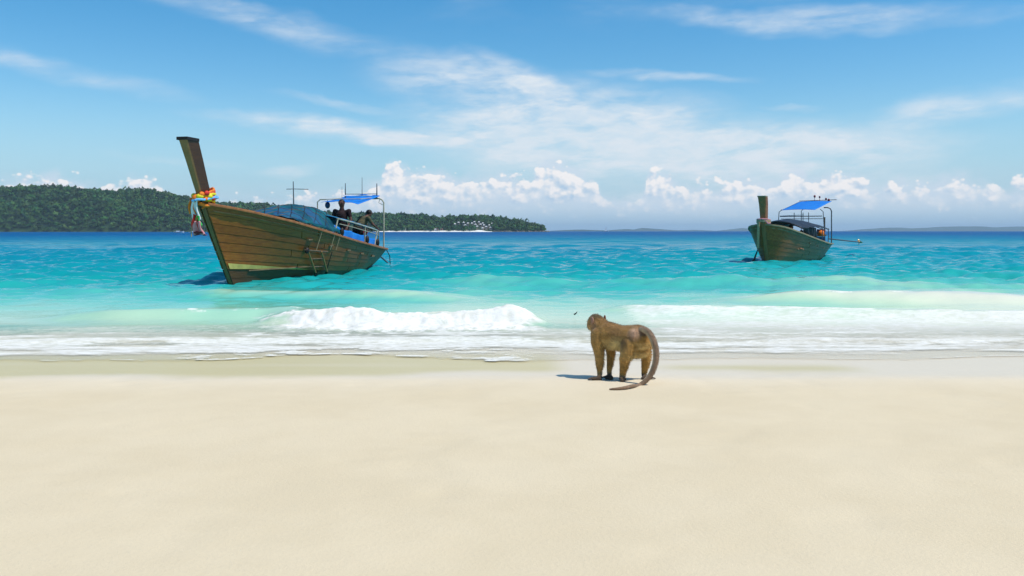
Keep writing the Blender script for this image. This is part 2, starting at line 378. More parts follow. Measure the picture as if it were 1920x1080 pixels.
# wetness: band left by the last wave, broken on the right
n1 = fbm(X*0.55, Y*3.2, 4, 41)
lowedge = 7.32+0.42*(fbm(X*0.5+9, X*0, 3, 43)-0.5)*2+0.1*(fbm(X*3, Y*0+2, 2, 44)-0.5)-0.22*sst(-X, 1.0, 4.5)
wet = sst(Y, lowedge-0.16+0.2*(n1-.5), lowedge+0.20)
leftband = sst(X, 0.60, 0.25)
rp1 = np.exp(-((X-1.75)/0.42)**4)*np.exp(-((Y-7.62)/0.20)**2); rp2 = np.exp(-((X-2.55)/0.50)**4)*np.exp(-((Y-7.55)/0.28)**2)
olive = np.clip(wet*leftband*(0.65+0.7*n1)+0.8*rp1+0.9*rp2, 0, 1)*sst(Y, 9.3, 8.4)
damp = sst(Y, 5.9, 7.3)
sand = big_mesh('beach_sand', np.stack([X, Y, Z], -1).reshape(-1, 3), Q, None or bpy.data.materials.new('sand'))
attr(sand, 'olive', olive); attr(sand, 'damp', damp)
tag(sand, kind='structure')
m = sand.data.materials[0]; m.use_nodes = True; t = m.node_tree; n = NT(t); bs = t.nodes['Principled BSDF']
ao = n.new('ShaderNodeAttribute', attribute_name='olive'); ad = n.new('ShaderNodeAttribute', attribute_name='damp')
tcn = n.new('ShaderNodeTexCoord')
g1 = n.noise(tcn.outputs['Object'], 1.3, 5, 0.6); g2 = n.noise(tcn.outputs['Object'], 55, 3, 0.7); g3 = n.noise(tcn.outputs['Object'], 420, 2, 0.7)
dryc = n.mix(n.ss(g1, 0.35, 0.65), (0.625, 0.520, 0.350), (0.655, 0.550, 0.378))
dryc = n.mix(n.ss(g2, 0.50, 0.80, 0, 0.22), dryc, (0.48, 0.42, 0.32))
dryc = n.mix(n.ss(g3, 0.66, 0.74, 0, 0.45), dryc, (0.33, 0.28, 0.20))
dryc = n.mix(n.mul(ad.outputs['Fac'], 0.8), dryc, (0.69, 0.60, 0.455))
oc = n.mix(n.mul(ao.outputs['Fac'], 0.9), dryc, (0.55, 0.465, 0.23))
t.links.new(oc, bs.inputs['Base Color'])
t.links.new(n.ss(ad.outputs['Fac'], 0.5, 1.0, 0.9, 0.42), bs.inputs['Roughness'])
t.links.new(n.ss(ad.outputs['Fac'], 0.5, 1.0, 0.05, 0.25), bs.inputs['Specular IOR Level'])
bp = n.new('ShaderNodeBump'); bp.inputs['Distance'].default_value = 0.01
t.links.new(n.ss(ad.outputs['Fac'], 0.3, 1.0, 0.35, 0.05), bp.inputs['Strength'])
t.links.new(n.add(n.mul(g2, 0.8), n.mul(g3, 0.25)), bp.inputs['Height']); t.links.new(bp.outputs[0], bs.inputs['Normal'])

# ------------------------------------------------------------------ sea
ys = np.concatenate([np.arange(6.9, 16.5, 0.035), 16.5*np.exp(np.arange(0, math.log(60/16.5), 0.0052)), np.geomspace(60, 320, 150)[1:], np.geomspace(320, 14000, 60)[1:]])
uu = np.concatenate([-np.geomspace(3.2, 0.68, 40), np.arange(-0.677, 0.677, 0.0023), np.geomspace(0.68, 3.2, 40)])
U, Y = np.meshgrid(uu, ys); X = U*Y
step = np.gradient(ys)[:, None]*np.ones_like(X)
Z = np.zeros_like(X)
off = sst(Y, 13, 24)*0.9+0.1                            # chop dies down over the shallows
gust = 0.55+0.9*fbm(X*0.05+5, Y*0.03, 3, 61)
for i in range(74):
    lam = 0.42*(1.052**i); th = rng.normal(0, 0.62); k = 2*math.pi/lam
    amp = 0.0125*lam**0.48*rng.uniform(0.6, 1.3)
    amp *= float(np.interp(lam, [1.5, 3, 8], [1, .62, .42]))
    kx, ky = k*math.sin(th), k*math.cos(th)
    lod = sst(lam/np.maximum(step, Y*0.0023), 1.7, 3.2)
    ph = X*kx+Y*ky+rng.uniform(0, 6.28)
    Z += amp*lod*(np.sin(ph)+0.25*np.sin(2*ph+1.57))
Z = Z*off*gust
# swells that reach the beach
def swell(Yc, h, back, front, xa, xb, soft):
    d = Y-Yc
    prof = np.where(d > 0, np.exp(-(d/back)**2), np.exp(-(d/front)**2))
    return h*prof*sst(X, xa-soft, xa+soft)*sst(X, xb+soft, xb-soft), d
w1 = 0.30*(fbm(X*0.55, X*0, 3, 71)-0.5)*2
s1_, d1 = swell(11.75+w1-0.05*X, 0.185*(0.35+1.2*fbm(X*1.5, X*0, 4, 72)), 0.75, 0.20, -3.45, 0.35, 0.3)
s1b, d1b = swell(12.6+w1+0.0*X, 0.14, 0.7, 0.3, -6.5, -3.0, 0.8)
s2_, d2 = swell(16.9+0.5*w1-0.15*(X+4), 0.15, 0.7, 0.42, -6.4, -1.2, 1.2)
s3_, d3 = swell(15.3+0.6*w1-0.10*(X-7), 0.20, 0.9, 0.40, 4.3, 9.5, 1.3)
s4_, d4 = swell(13.3+1.2*w1-0.12*(X-3), 0.12, 0.8, 0.28, 1.7, 14, 0.6)
s5_, d5 = swell(9.9+1.1*w1, 0.035, 0.5, 0.12, -12, 12, 1)
s6_, d6 = swell(20.5+0.5*w1, 0.14, 1.2, 0.7, -2.5, 12, 3)
Z += s1_+s1b+s2_+s3_+s4_+s5_+s6_
# foam
fn1 = fbm(X*3.2, Y*5.5, 5, 81, 0.62); fn2 = fbm(X*0.9, Y*3.0, 4, 85, 0.55); fn3 = fbm(X*0.35, Y*2.2, 4, 88, 0.55)
xm = sst(X+1.2*(fn1-0.5)+0.5*(fn2-0.5), -3.75, -2.9)*sst(X+0.9*(fn1-0.5), 0.70, 0.05)
roll = (0.55+0.9*fn1)*xm*sst(d1, 0.30+0.35*(fn1-0.5), -0.05+0.3*(fn1-0.5))*sst(d1, -1.25+1.3*(fn1-0.5), -0.5+1.3*(fn1-0.5))
spill = xm*sst(d1, 0.9, 0.2)*sst(fn1, 0.52, 0.62)
rfoam = sst(X, 1.35, 2.1)*sst(d4, 0.10+0.5*(fn1-0.5), -0.12)*sst(Y, 9.0, 10.5)*(0.35+0.5*fn2)
crest = sst(X, 1.5, 2.2)*sst(np.abs(d4+0.02), 0.10, 0.02)*sst(fn1, 0.48, 0.6)
crest3 = sst(X, 4.6, 5.2)*sst(X, 7.4, 6.4)*sst(np.abs(d3-0.02), 0.16, 0.03)*sst(fn1, 0.56, 0.66)
crestb = sst(X, -5.2, -4.7)*sst(X, -2.9, -3.3)*sst(np.abs(d1b+0.05), 0.2, 0.03)*sst(fn1, 0.52, 0.62)
edge = EDGE(X)
wash = sst(Y, edge, edge+1.0)*sst(Y, 12.4, 10.6)*(0.42+0.34*sst(fn2, 0.34, 0.66))*(0.75+0.4*sst(fn3, 0.3, 0.7))
line1 = np.exp(-((Y-(edge+0.10))/0.05)**2)*sst(fn1, 0.40, 0.60)*0.8
line2 = np.exp(-((Y-(9.15+0.9*w1))/0.10)**2)*(0.3+0.5*sst(fn2, 0.4, 0.6))
line3 = np.exp(-((Y-(10.0+0.9*w1-0.08*X))/0.08)**2)*(0.2+0.6*sst(fn2, 0.4, 0.6))
foam = np.clip(np.maximum.reduce([roll, spill*0.75, rfoam, crest, crest3*0.8, crestb*0.7, np.clip(wash, 0, 0.74), line1*0.7, line2, line3]), 0, 1)
foam *= 1
Z += roll*(0.13*(fbm(X*4.5, Y*6, 5, 91, 0.62)-0.45))
# the last film of water rides on the sand
sz = sand_z(X, Y)
film = sz+0.014
Z = np.where(Y < 14, np.logaddexp(Z*60, film*60)/60, Z)
Z = np.where(Y < edge, sz-0.03*sst(edge-Y, 0, 0.3)+0.012*sst(edge-Y, 0.12, 0), Z)
alpha = sst(Y, edge-0.02, edge+0.22)*(0.30+0.70*sst(Y, 9.0, 13.0)); alpha[Y < edge-0.02] = 0
# body colour of the water by depth (distance off the beach)
kY = np.array([7, 9.5, 11.2, 12.6, 14.2, 16.0, 18.2, 21, 25, 31, 40, 60, 95, 150, 300, 900, 14000.])
kC = np.array([(232, 228, 208), (230, 229, 206), (222, 230, 202), (200, 224, 192), (165, 215, 186), (128, 207, 182), (85, 194, 178), (46, 182, 174), (26, 172, 172),
               (14, 163, 170), (10, 154, 168), (8, 142, 166), (10, 142, 167), (8, 124, 163), (6, 100, 155), (10, 94, 150), (14, 96, 152.)])/255
kL = np.where(kC > 0.04045, ((kC+0.055)/1.055)**2.4, kC/12.92)
Yw = Y*np.exp((fbm(X*0.22/np.maximum(1, Y/30), Y*1.3/np.maximum(1, Y/12), 4, 95)-0.5)*0.62)*np.exp(-0.010*np.clip(X, -12, 12))
Yw = Yw*np.exp(-0.30*(s2_/0.15)-0.3*(s3_/0.2)-0.12*(s6_/0.14))
Yw = np.maximum(Yw, Y*0.6)
Cc = np.stack([np.interp(np.log(Yw), np.log(kY), kL[:, c]) for c in range(3)], -1)*np.interp(Y, [11, 14, 18, 24], [.88, .88, .84, .76])[..., None]
nr, nc = X.shape; idx = np.arange(nr*nc).reshape(nr, nc)
Q = np.stack([idx[:-1, :-1], idx[:-1, 1:], idx[1:, 1:], idx[1:, :-1]], -1).reshape(-1, 4)
sea = big_mesh('sea', np.stack([X, Y, Z], -1).reshape(-1, 3), Q, bpy.data.materials.new('sea_water'))
attr(sea, 'foam', foam); attr(sea, 'cover', alpha); attr(sea, 'body', Cc.reshape(-1, 3), 'COLOR')
tag(sea, kind='structure')
m = sea.data.materials[0]; m.use_nodes = True; t = m.node_tree; n = NT(t); bs = t.nodes['Principled BSDF']
af = n.new('ShaderNodeAttribute', attribute_name='foam'); ac = n.new('ShaderNodeAttribute', attribute_name='cover'); ab = n.new('ShaderNodeAttribute', attribute_name='body')
tcn = n.new('ShaderNodeTexCoord'); mp = n.new('ShaderNodeMapping'); t.links.new(tcn.outputs['Object'], mp.inputs[0]); mp.inputs['Scale'].default_value = (0.7, 1.3, 1)
SEA_K = 1.0
body = n.mix(1.0, ab.outputs['Color'], (SEA_K, SEA_K, SEA_K), 'MULTIPLY')
sw = n.noise(mp.outputs[0], 1.6, 5, 0.62, 0.4); sw2 = n.noise(mp.outputs[0], 0.35, 4, 0.6, 0.4)
geo = n.new('ShaderNodeNewGeometry'); sg = n.new('ShaderNodeSeparateXYZ'); t.links.new(geo.outputs['Position'], sg.inputs[0])
outer = n.ss(sg.outputs[1], 12, 20)
body = n.mix(n.mul(outer, n.ss(sw, 0.40, 0.72, 0, 0.28)), body, n.mix(1.0, body, (0.35, 0.72, 0.80), 'MULTIPLY'))
body = n.mix(n.mul(outer, n.ss(sw2, 0.45, 0.75, 0, 0.35)), body, n.mix(1.0, body, (0.5, 0.78, 0.88), 'MULTIPLY'))
fz = n.noise(mp.outputs[0], 9, 6, 0.68, 0.3)
ff = n.ss(n.add(af.outputs['Fac'], n.mul(n.sub(fz, 0.5), n.mul(1.3, n.mul(n.sub(1.0, n.mul(af.outputs['Fac'], 0.75)), n.ss(af.outputs['Fac'], 0, 0.25))))), 0.05, 0.95)
cc = n.mix(ff, body, n.mix(n.ss(fz, 0.35, 0.65), (0.68, 0.665, 0.59), (0.80, 0.79, 0.745)))
t.links.new(cc, bs.inputs['Base Color'])
bs.inputs['IOR'].default_value = 1.33
t.links.new(n.ss(ff, 0.1, 0.7, 0.09, 0.85), bs.inputs['Roughness'])
t.links.new(n.mul(n.ss(ff, 0.1, 0.7, 0.24, 0.05), n.ss(sg.outputs[1], 30, 170, 1.0, 0.06)), bs.inputs['Specular IOR Level'])
bp = n.new('ShaderNodeBump'); bp.inputs['Distance'].default_value = 0.05; bp.inputs['Strength'].default_value = 0.42
mp2 = n.new('ShaderNodeMapping'); t.links.new(tcn.outputs['Object'], mp2.inputs[0]); mp2.inputs['Scale'].default_value = (0.5, 1, 1)
far = n.ss(sg.outputs[1], 40, 400)
big = n.noise(mp2.outputs[0], 0.55, 5, 0.62)
t.links.new(n.add(n.add(n.mul(n.noise(mp2.outputs[0], 7, 4, 0.6), 0.45), n.mul(fz, n.mul(ff, 0.6))), n.mul(n.mul(big, far), 26)), bp.inputs['Height'])
t.links.new(bp.outputs[0], bs.inputs['Normal'])
dfs = n.new('ShaderNodeBsdfDiffuse'); t.links.new(cc, dfs.inputs['Color']); t.links.new(bp.outputs[0], dfs.inputs['Normal'])
mf = n.new('ShaderNodeMixShader'); t.links.new(n.ss(sg.outputs[1], 18, 130, 0.10, 0.86), mf.inputs[0]); t.links.new(bs.outputs[0], mf.inputs[1]); t.links.new(dfs.outputs[0], mf.inputs[2])
trn = n.new('ShaderNodeBsdfTransparent'); mx = n.new('ShaderNodeMixShader')
t.links.new(n.m('MAXIMUM', ac.outputs['Fac'], n.mul(ff, n.ss(ac.outputs['Fac'], 0.0, 0.05))), mx.inputs[0])
t.links.new(trn.outputs[0], mx.inputs[1]); t.links.new(mf.outputs[0], mx.inputs[2]); t.links.new(mx.outputs[0], t.nodes['Material Output'].inputs[0])

# ------------------------------------------------------------------ island with forest
SH = 1180.0                                             # distance of the island's shore
prof = [(-900, 432), (-700, 405), (-450, 376), (-200, 360), (0, 353), (150, 354), (250, 361), (320, 368), (404, 382), (478, 386), (531, 389), (600, 398), (640, 401), (720, 405), (760, 406), (820, 409), (870, 408), (905, 409), (940, 412), (980, 417), (1005, 424), (1018, 430), (1027, 434)]
pX = [(p-CX)/F*1290 for p, q in prof]; pZ = [max(0.0, H+(HY-q)/F*1290-5.0) for p, q in prof]
def isl_z(X, Y):
    ridge = np.interp(X, pX, pZ)
    d = np.clip((Y-SH)/110.0, 0, 1); b = np.clip((Y-1290)/160.0, 0, 1)
    z = ridge*np.where(Y < 1290, np.sin(d*math.pi/2)**0.85, np.cos(b*math.pi/2))
    return z*(0.86+0.28*fbm(X*0.02, Y*0.02, 3, 111))
xs = np.linspace(pX[0], pX[-1]+4, 360); yy = np.linspace(SH-6, 1450, 46)
X, Y = np.meshgrid(xs, yy)
Z = isl_z(X, Y); Z = np.where(Y < SH+6, np.minimum(Z, 0.35+(Y-SH)*0.12), Z)
endd = sst(X, pX[-1]+4, pX[-1]-6); Z = Z*endd-1.2*(1-endd)
nr, nc = X.shape; idx = np.arange(nr*nc).reshape(nr, nc)
Q = np.stack([idx[:-1, :-1], idx[:-1, 1:], idx[1:, 1:], idx[1:, :-1]], -1).reshape(-1, 4)
isl = big_mesh('island_hill', np.stack([X, Y, Z], -1).reshape(-1, 3), Q, mat('undergrowth', (0.014, 0.040, 0.012), 0.9, second=(0.022, 0.055, 0.018), scale=0.05), True)
tag(isl, kind='structure')
# strip of white sand at its foot
def bx(px): return (px-CX)/F*SH
mb = MB(); mb.sheet(lambda u, v: (bx(700)+(bx(930)-bx(700))*u, SH-9+17*v, -0.3+2.6*v*min(1, 8*u+0.3, 8*(1-u)+0.15)+0.25*math.sin(u*60)*v), 60, 4)
ib = mb.build('island_beach', mat('white_island_sand', (0.82, 0.80, 0.74), 0.9, var=0.08, scale=0.1), None, True, False); tag(ib, kind='structure')
# rocky foot of the headland
mb = MB()
for i in range(46):
    x = bx(926)+(bx(1027)-bx(926))*i/45+random.uniform(-1, 1)
    mb.ball((x, SH-3+random.uniform(-2, 3), 0.1), random.uniform(0.8, 2.2), 1.3, 1, 0.8, 7, Matrix.Rotation(random.random()*3, 3, 'Z'))
rk = mb.build('headland_rocks', M['rock'], None, False); tag(rk, kind='stuff', label='brown rocks along the foot of the forested headland', cat='rocks')
# forest crowns: lumpy clumps of leaf faces, one mass
def crown_proto(seed, n=74):
    r_ = np.random.default_rng(seed); V = []; Fc = []
    lobes = [(r_.normal(0, 0.42, 3)*np.array([1, 1, 0.6]), r_.uniform(0.45, 0.8)) for _ in range(5)]
    for i in range(n):
        c, rad = lobes[i % 5]; d = r_.normal(0, 1, 3); d /= np.linalg.norm(d); d[2] = abs(d[2])*1.0-0.15
        p = c+d*rad*r_.uniform(0.8, 1.05); a = np.cross(d, r_.normal(0, 1, 3)); a /= np.linalg.norm(a)+1e-6; b = np.cross(d, a)
        a = a+0.35*r_.normal(0, 1, 3); s_ = r_.uniform(0.16, 0.34); k = len(V)
        V += [p+a*s_, p+b*s_, p-a*s_*0.9, p-b*s_*0.9]; Fc.append((k, k+1, k+2, k+3))
    return np.array(V), np.array(Fc)
protos = [crown_proto(200+i) for i in range(7)]
VV = []; FF = []; CCl = []; base = 0
def add_crown(x, y, z, r, hs_=1.0, tone=None):
    global base
    V, Fq = protos[random.randrange(7)]; a = random.random()*6.28; c, s_ = math.cos(a), math.sin(a)
    P = np.column_stack([(V[:, 0]*c-V[:, 1]*s_)*r+x, (V[:, 0]*s_+V[:, 1]*c)*r+y, V[:, 2]*r*hs_+z])
    VV.append(P); FF.append(Fq+base); base += len(P)
    t_ = random.random() if tone is None else tone
    c_ = np.array([0.016, 0.062, 0.016])*(1-t_)+np.array([0.045, 0.135, 0.028])*t_
    c_ = c_*random.uniform(0.6, 1.35)*np.array([random.uniform(0.8, 1.7), 1, random.uniform(0.8, 1.2)])
    CCl.append(np.tile(c_, (len(P), 1)))
HILLROOFS = sorted([(853, 419), (860, 416), (869.5, 416), (877.5, 417.5), (872.5, 421), (885, 417.5), (889.7, 415), (891.7, 419.7), (894.7, 423.4), (898, 415.3), (905, 417.5), (907.5, 421), (905, 426.5), (914, 416.7), (917, 421), (923, 418), (920, 425.3), (901, 419.5), (911.7, 424)])
roofpos = []
for px, py in HILLROOFS:                                # put each bungalow on the slope where its ray meets the hill
    for Yq in np.arange(SH+8, 1285, 2.0):
        xq = (px-CX)/F*Yq; zq = H+(HY-py)/F*Yq
        if float(isl_z(np.array(xq), np.array(Yq)))+5.5 >= zq or Yq > 1280: roofpos.append((xq, Yq, zq-3.0)); break
y = SH+3.0
rows = 0
while y < 1330:
    x = pX[0]+20
    while x < pX[-1]-3:
        xx, yy_ = x+random.uniform(-2.5, 2.5), y+random.uniform(-2.5, 2.5)
        zz = float(isl_z(np.array(xx), np.array(yy_)))
        if zz > 0.3 and xx > bx(-220):
            near = any(abs(xx-a) < 4.2 and -14 < yy_-b < 2 for a, b, c in roofpos)
            if not near:
                r = random.uniform(3.0, 4.6) if y < SH+20 else random.uniform(3.2, 5.8)
                add_crown(xx, yy_, zz+r*0.75, r, random.uniform(0.8, 1.35), None if xx < bx(700) else random.random()*0.75)
        x += 6.2 if xx > bx(300) else 7.0
    y += 6.0 if y < SH+40 else 9.0
V = np.concatenate(VV); Fq = np.concatenate(FF); Cl = np.concatenate(CCl)
fm = bpy.data.materials.new('forest_leaves'); fm.use_nodes = True; t = fm.node_tree; n = NT(t); bs = t.nodes['Principled BSDF']
av = n.new('ShaderNodeAttribute', attribute_name='tone'); t.links.new(av.outputs['Color'], bs.inputs['Base Color']); bs.inputs['Roughness'].default_value = 0.7; bs.inputs['Specular IOR Level'].default_value = 0.15
fo = big_mesh('forest', V, Fq, fm, False); attr(fo, 'tone', Cl, 'COLOR')
tag(fo, 'dense dark green forest covering the low island', 'forest', kind='stuff')
print('forest faces', len(Fq))
# single trees that stand clear of the canopy
leafm = mat('leaf_green', (0.045, 0.085, 0.03), 0.7, second=(0.025, 0.05, 0.02), scale=0.4)
def far_palm(px, pytop, label, k=1.0):
    Yq = 1275.0; x = (px-CX)/F*Yq; zt = H+(HY-pytop)/F*Yq; zb = float(isl_z(np.array(x), np.array(Yq)))
    o = empty('palm_tree', (x, Yq, zb)); h = zt-zb-1.5; tag(o, label, 'palm tree', 'palms standing above the island forest')
    MB().tube([(0, 0, 0), (0.3, 0, h*0.5), (0.1, 0, h)], [0.35, 0.28, 0.22], 6).build('trunk', M['trunk'], o)
    mb = MB()
    for i in range(13):
        a = i*2.4; L = 3.4*k*random.uniform(0.8, 1.1); up = random.uniform(0.1, 1.2)
        def fr(u, v, a=a, L=L, up=up):
            rr = L*u; q = (v-0.5)*1.0*math.sin(math.pi*min(1, u*0.9+0.12))
            return (0.1+rr*math.cos(a)-q*math.sin(a), rr*math.sin(a)+q*math.cos(a), h+up*u*2-2.6*u*u-abs(v-0.5)*0.5)
        mb.sheet(fr, 5, 2)
    mb.build('crown', leafm, o, False)
def far_tree(px, pytop, wd, label):
    Yq = 1270.0; x = (px-CX)/F*Yq; zt = H+(HY-pytop)/F*Yq; zb = float(isl_z(np.array(x), np.array(Yq)))
    o = empty('broadleaf_tree', (x, Yq, zb)); h = zt-zb; tag(o, label, 'tree', 'tall trees on the island skyline')
    MB().tube([(0, 0, 0), (0.2, 0, h*0.6), (0, 0, h*0.9)], [0.5, 0.35, 0.1], 6).build('trunk', M['trunk'], o)
    mb = MB()
    for i in range(190):
        d = Vector((random.gauss(0, 1), random.gauss(0, 1), random.gauss(0, 1))).normalized()*random.uniform(0.5, 1)
        c = Vector((d.x*wd/2, d.y*wd/2, h*0.68+d.z*h*0.30)); a = Vector((random.gauss(0, 1), random.gauss(0, 1), random.gauss(0, 1))).normalized(); b = a.orthogonal().normalized(); s_ = random.uniform(0.35, 0.75)
        mb.add([c+a*s_, c+b*s_, c-a*s_, c-b*s_], [(0, 1, 2, 3)])
    mb.build('crown', leafm, o, False)
far_palm(900, 402, 'tallest palm on the island skyline, above the white bungalows')
far_palm(829, 402, 'lone palm on the island skyline left of the bungalows', 0.8)
far_palm(912, 406, 'shorter palm just right of the tallest skyline palm', 0.8)
far_tree(742, 402, 6, 'rounded skyline tree just right of the big boat')
far_tree(780, 402, 7, 'rounded skyline tree between the big boat and the bungalows')
far_tree(840, 403, 7, 'broad skyline tree left of the bungalow slope')
far_tree(871, 402, 9, 'wide skyline tree above the bungalow slope')
far_tree(935, 407, 7, 'tree with a ragged crown right of the bungalow slope')
far_tree(950, 410, 6, 'slim skyline tree on the shoulder of the headland')
far_tree(998, 416, 6, 'low tree on the falling ridge near the headland tip')
far_tree(1020, 427, 6, 'last low tree at the tip of the headland')
# bungalows
def bungalow(x, y, z, label, wd=3.3, dp=3.0, hh=2.0, rh=1.3, wallm='wall_w', roofm='roof', name='bungalow', group='white-roofed bungalows on the island slope', n_win=1):
    o = empty(name, (x, y, z), random.uniform(-0.3, 0.3)); tag(o, label, 'house', group)
    MB().box((0, 0, hh/2-1.5), (wd*0.86, dp*0.86, hh+3)).build('wall', M[wallm], o, False)
    mb = MB(); a, b = wd/2*1.1, dp/2*1.15
    mb.add([(-a, -b, hh), (a, -b, hh), (a, b, hh), (-a, b, hh), (-a*0.35, 0, hh+rh), (a*0.35, 0, hh+rh)], [(0, 1, 5, 4), (1, 2, 5), (2, 3, 4, 5), (3, 0, 4), (3, 2, 1, 0)])
    mb.build('roof', M[roofm], o, False)
    for i in range(n_win):
        MB().box(((i-(n_win-1)/2)*wd/(n_win+0.5), -dp*0.43-0.01, hh*0.55), (0.9, 0.08, 1.0)).build('window', M['glass'], o, False)
ORD = 'leftmost second third fourth fifth sixth seventh eighth ninth tenth eleventh twelfth thirteenth fourteenth fifteenth sixteenth seventeenth eighteenth rightmost'.split()
for i, (x, y, z) in enumerate(roofpos):
    bungalow(x, y, z, ('%s of the white-roofed bungalows on the island slope' % ORD[i]) if i in (0, 18) else '%s from the left of the white-roofed bungalows on the island slope' % ORD[i])
bungalow(bx(823), SH+6, 1.6, 'long low terracotta beach house behind the white sand', 12, 5, 3.0, 1.5, 'pinkwall', 'pinkwall', 'beach_house', None, 3)
bungalow(bx(757), SH+5, 1.4, 'small white pointed beach tent on the island sand', 4.2, 4, 1.8, 2.6, 'roof', 'roof', 'beach_tent', None, 0)
bungalow(bx(816), SH+4, 1.4, 'small pale hut left of the terracotta beach house', 3.6, 3.2, 2.2, 1.2, 'roof', 'roof', 'beach_hut', None, 1)
# far hills across the bay
hillm = mat('hazed_hill_green', (0.03, 0.075, 0.06), 0.9, var=0.3, scale=0.002)  # hill green tinted blue, so the colour itself carries distance haze
for (D, pts) in [(7600, [(1120, 433), (1150, 431), (1172, 429), (1190, 430.5), (1205, 427), (1222, 428.5), (1240, 430), (1268, 432), (1300, 431), (1330, 432.5), (1345, 433)]),
                 (8200, [(1350, 433), (1376, 429.5), (1392, 428), (1410, 430), (1450, 433)]),
                 (7900, [(1600, 433), (1626, 430), (1655, 427), (1680, 426.5), (1700, 428), (1740, 427), (1800, 424), (1860, 426), (1960, 424), (2060, 429), (2140, 433)]),
                 (5200, [(1028, 433), (1060, 431.4), (1090, 430.6), (1120, 431.6), (1160, 433)])]:
    P = [((p-CX)/F*D, H+(HY-q)/F*D) for p, q in pts]
    def hf(u, v, P=P, D=D):
        x = P[0][0]+(P[-1][0]-P[0][0])*u; z = np.interp(x, [p[0] for p in P], [p[1] for p in P])
        z = z*(0.9+0.2*float(vn(np.array(x*0.01), np.array(3.0), 5)))
        return (x, D+(v-0.5)*900, -1+(z+1)*math.sin(math.pi*v)**0.7)
    o = MB().sheet(hf, 80, 8).build('distant_hills', hillm, None, True, False); tag(o, kind='structure')

# ------------------------------------------------------------------ bodies from tapered limbs
def limb_mesh(name, segs, voxel, smooth=4, mat_=None, parent=None, shrink=0.0):
    """one continuous surface grown round tapered segments [(p, q, rp, rq)]"""
    mb = MB()
    for p, q, rp, rq in segs:
        p, q = Vector(p), Vector(q); L = (q-p).length; k = max(2, int(L/(0.35*min(rp, rq)))+1)
        if L < 1e-5: mb.ball(p, rp, n=12); continue
        mb.tube([p.lerp(q, i/k) for i in range(k+1)], [rp+(rq-rp)*i/k for i in range(k+1)], 12)
        mb.ball(p, rp, n=12); mb.ball(q, rq, n=12)
    o = mesh_obj(name, mb.v, mb.f, None, None)
    md = o.modifiers.new('r', 'REMESH'); md.mode = 'VOXEL'; md.voxel_size = voxel; md.use_smooth_shade = True
    sm = o.modifiers.new('s', 'SMOOTH'); sm.iterations = smooth; sm.factor = 0.6
    dg = bpy.context.evaluated_depsgraph_get(); me = bpy.data.meshes.new_from_object(o.evaluated_get(dg))
    o.modifiers.clear(); o.data = me; me.name = name; me.shade_smooth()
    if mat_: me.materials.append(mat_)
    if parent: o.parent = parent
    return o
def person(loc, rz, J, shirt, trousers, skin, label, hair=True, hat=None, sc_=1.0):
    """J: joint name -> local point, metres; the figure faces +x"""
    o = empty('person', loc, rz); tag(o, label, 'person')
    J = {k: Vector(v)*sc_ for k, v in J.items()}
    s = []
    def c(a, b, ra, rb): s.append((J[a], J[b], ra, rb))
    c('pelvis', 'chest', .13, .145); c('chest', 'neck', .11, .055); c('neck', 'head', .052, .07)
    s.append((J['head'], J['head']+Vector((0.015, 0, 0.075)), .078, .088))
    for sd in 'lr':
        c('chest', 'sh'+sd, .09, .062); c('sh'+sd, 'el'+sd, .055, .042); c('el'+sd, 'wr'+sd, .040, .027)
        d = (J['wr'+sd]-J['el'+sd]).normalized(); h0 = J['wr'+sd]; s.append((h0, h0+d*0.08, .026, .032))
        side = d.cross(Vector((1, 0, 0.01))).normalized()
        for q in range(4): s.append((h0+d*0.08+side*(q-1.5)*0.019, h0+d*(0.145+0.012*(1.5-abs(q-1.5)))+side*(q-1.5)*0.022+Vector((0.012, 0, 0)), .010, .008))
        s.append((h0+d*0.03, h0+d*0.09+side*0.05, .012, .009))
        c('pelvis', 'hip'+sd, .12, .095); c('hip'+sd, 'kn'+sd, .09, .06); c('kn'+sd, 'an'+sd, .055, .036)
        s.append((J['an'+sd]+Vector((-.03, 0, -.02)), J['an'+sd]+Vector((.15, 0, -.035)), .035, .03))
    hd = J['head']+Vector((0.015, 0, 0.06))
    s.append((hd+Vector((.085, 0, -0.01)), hd+Vector((.108, 0, -.02)), .012, .014))
    limb_mesh('body', s, 0.013, 2, M[skin], o)
    for e in (-1, 1):
        MB().ball(hd+Vector((.082, e*.032, .018)), .011, n=8).build('eye', M['cap'], o); MB().ball(hd+Vector((0, e*.088, 0)), .026, 0.7, .35, 1, 8).build('ear', M[skin], o)
    st = [(J['pelvis']+Vector((0, 0, .04)), J['chest'], .145, .162), (J['chest'], J['neck']-Vector((0, 0, .035)), .125, .075)]
    for sd in 'lr': st += [(J['chest'], J['sh'+sd], .10, .070), (J['sh'+sd], J['sh'+sd].lerp(J['el'+sd], .6), .066, .054)]
    limb_mesh('shirt', st, 0.015, 3, M[shirt], o)
    tt = [(J['pelvis'], J['pelvis']+Vector((0, 0, .03)), .138, .135)]
    for sd in 'lr': tt += [(J['pelvis'], J['hip'+sd], .125, .105), (J['hip'+sd], J['kn'+sd], .10, .075), (J['kn'+sd], J['kn'+sd].lerp(J['an'+sd], .25), .075, .068)]
    limb_mesh('shorts', tt, 0.015, 3, M[trousers], o)
    if hair: MB().ball(hd+Vector((-.016, 0, .022)), .1, .98, .93, .98, 12).build('hair', M['hair'], o)
    if hat:
        b = MB(); b.tube([hd+Vector((0, 0, .04)), hd+Vector((0, 0, .05))], [.17, .17], 14); b.tube([hd+Vector((0, 0, .05)), hd+Vector((0, 0, .14)), hd+Vector((0, 0, .15))], [.105, .09, .05], 14); b.build('hat', M[hat], o)
    return o
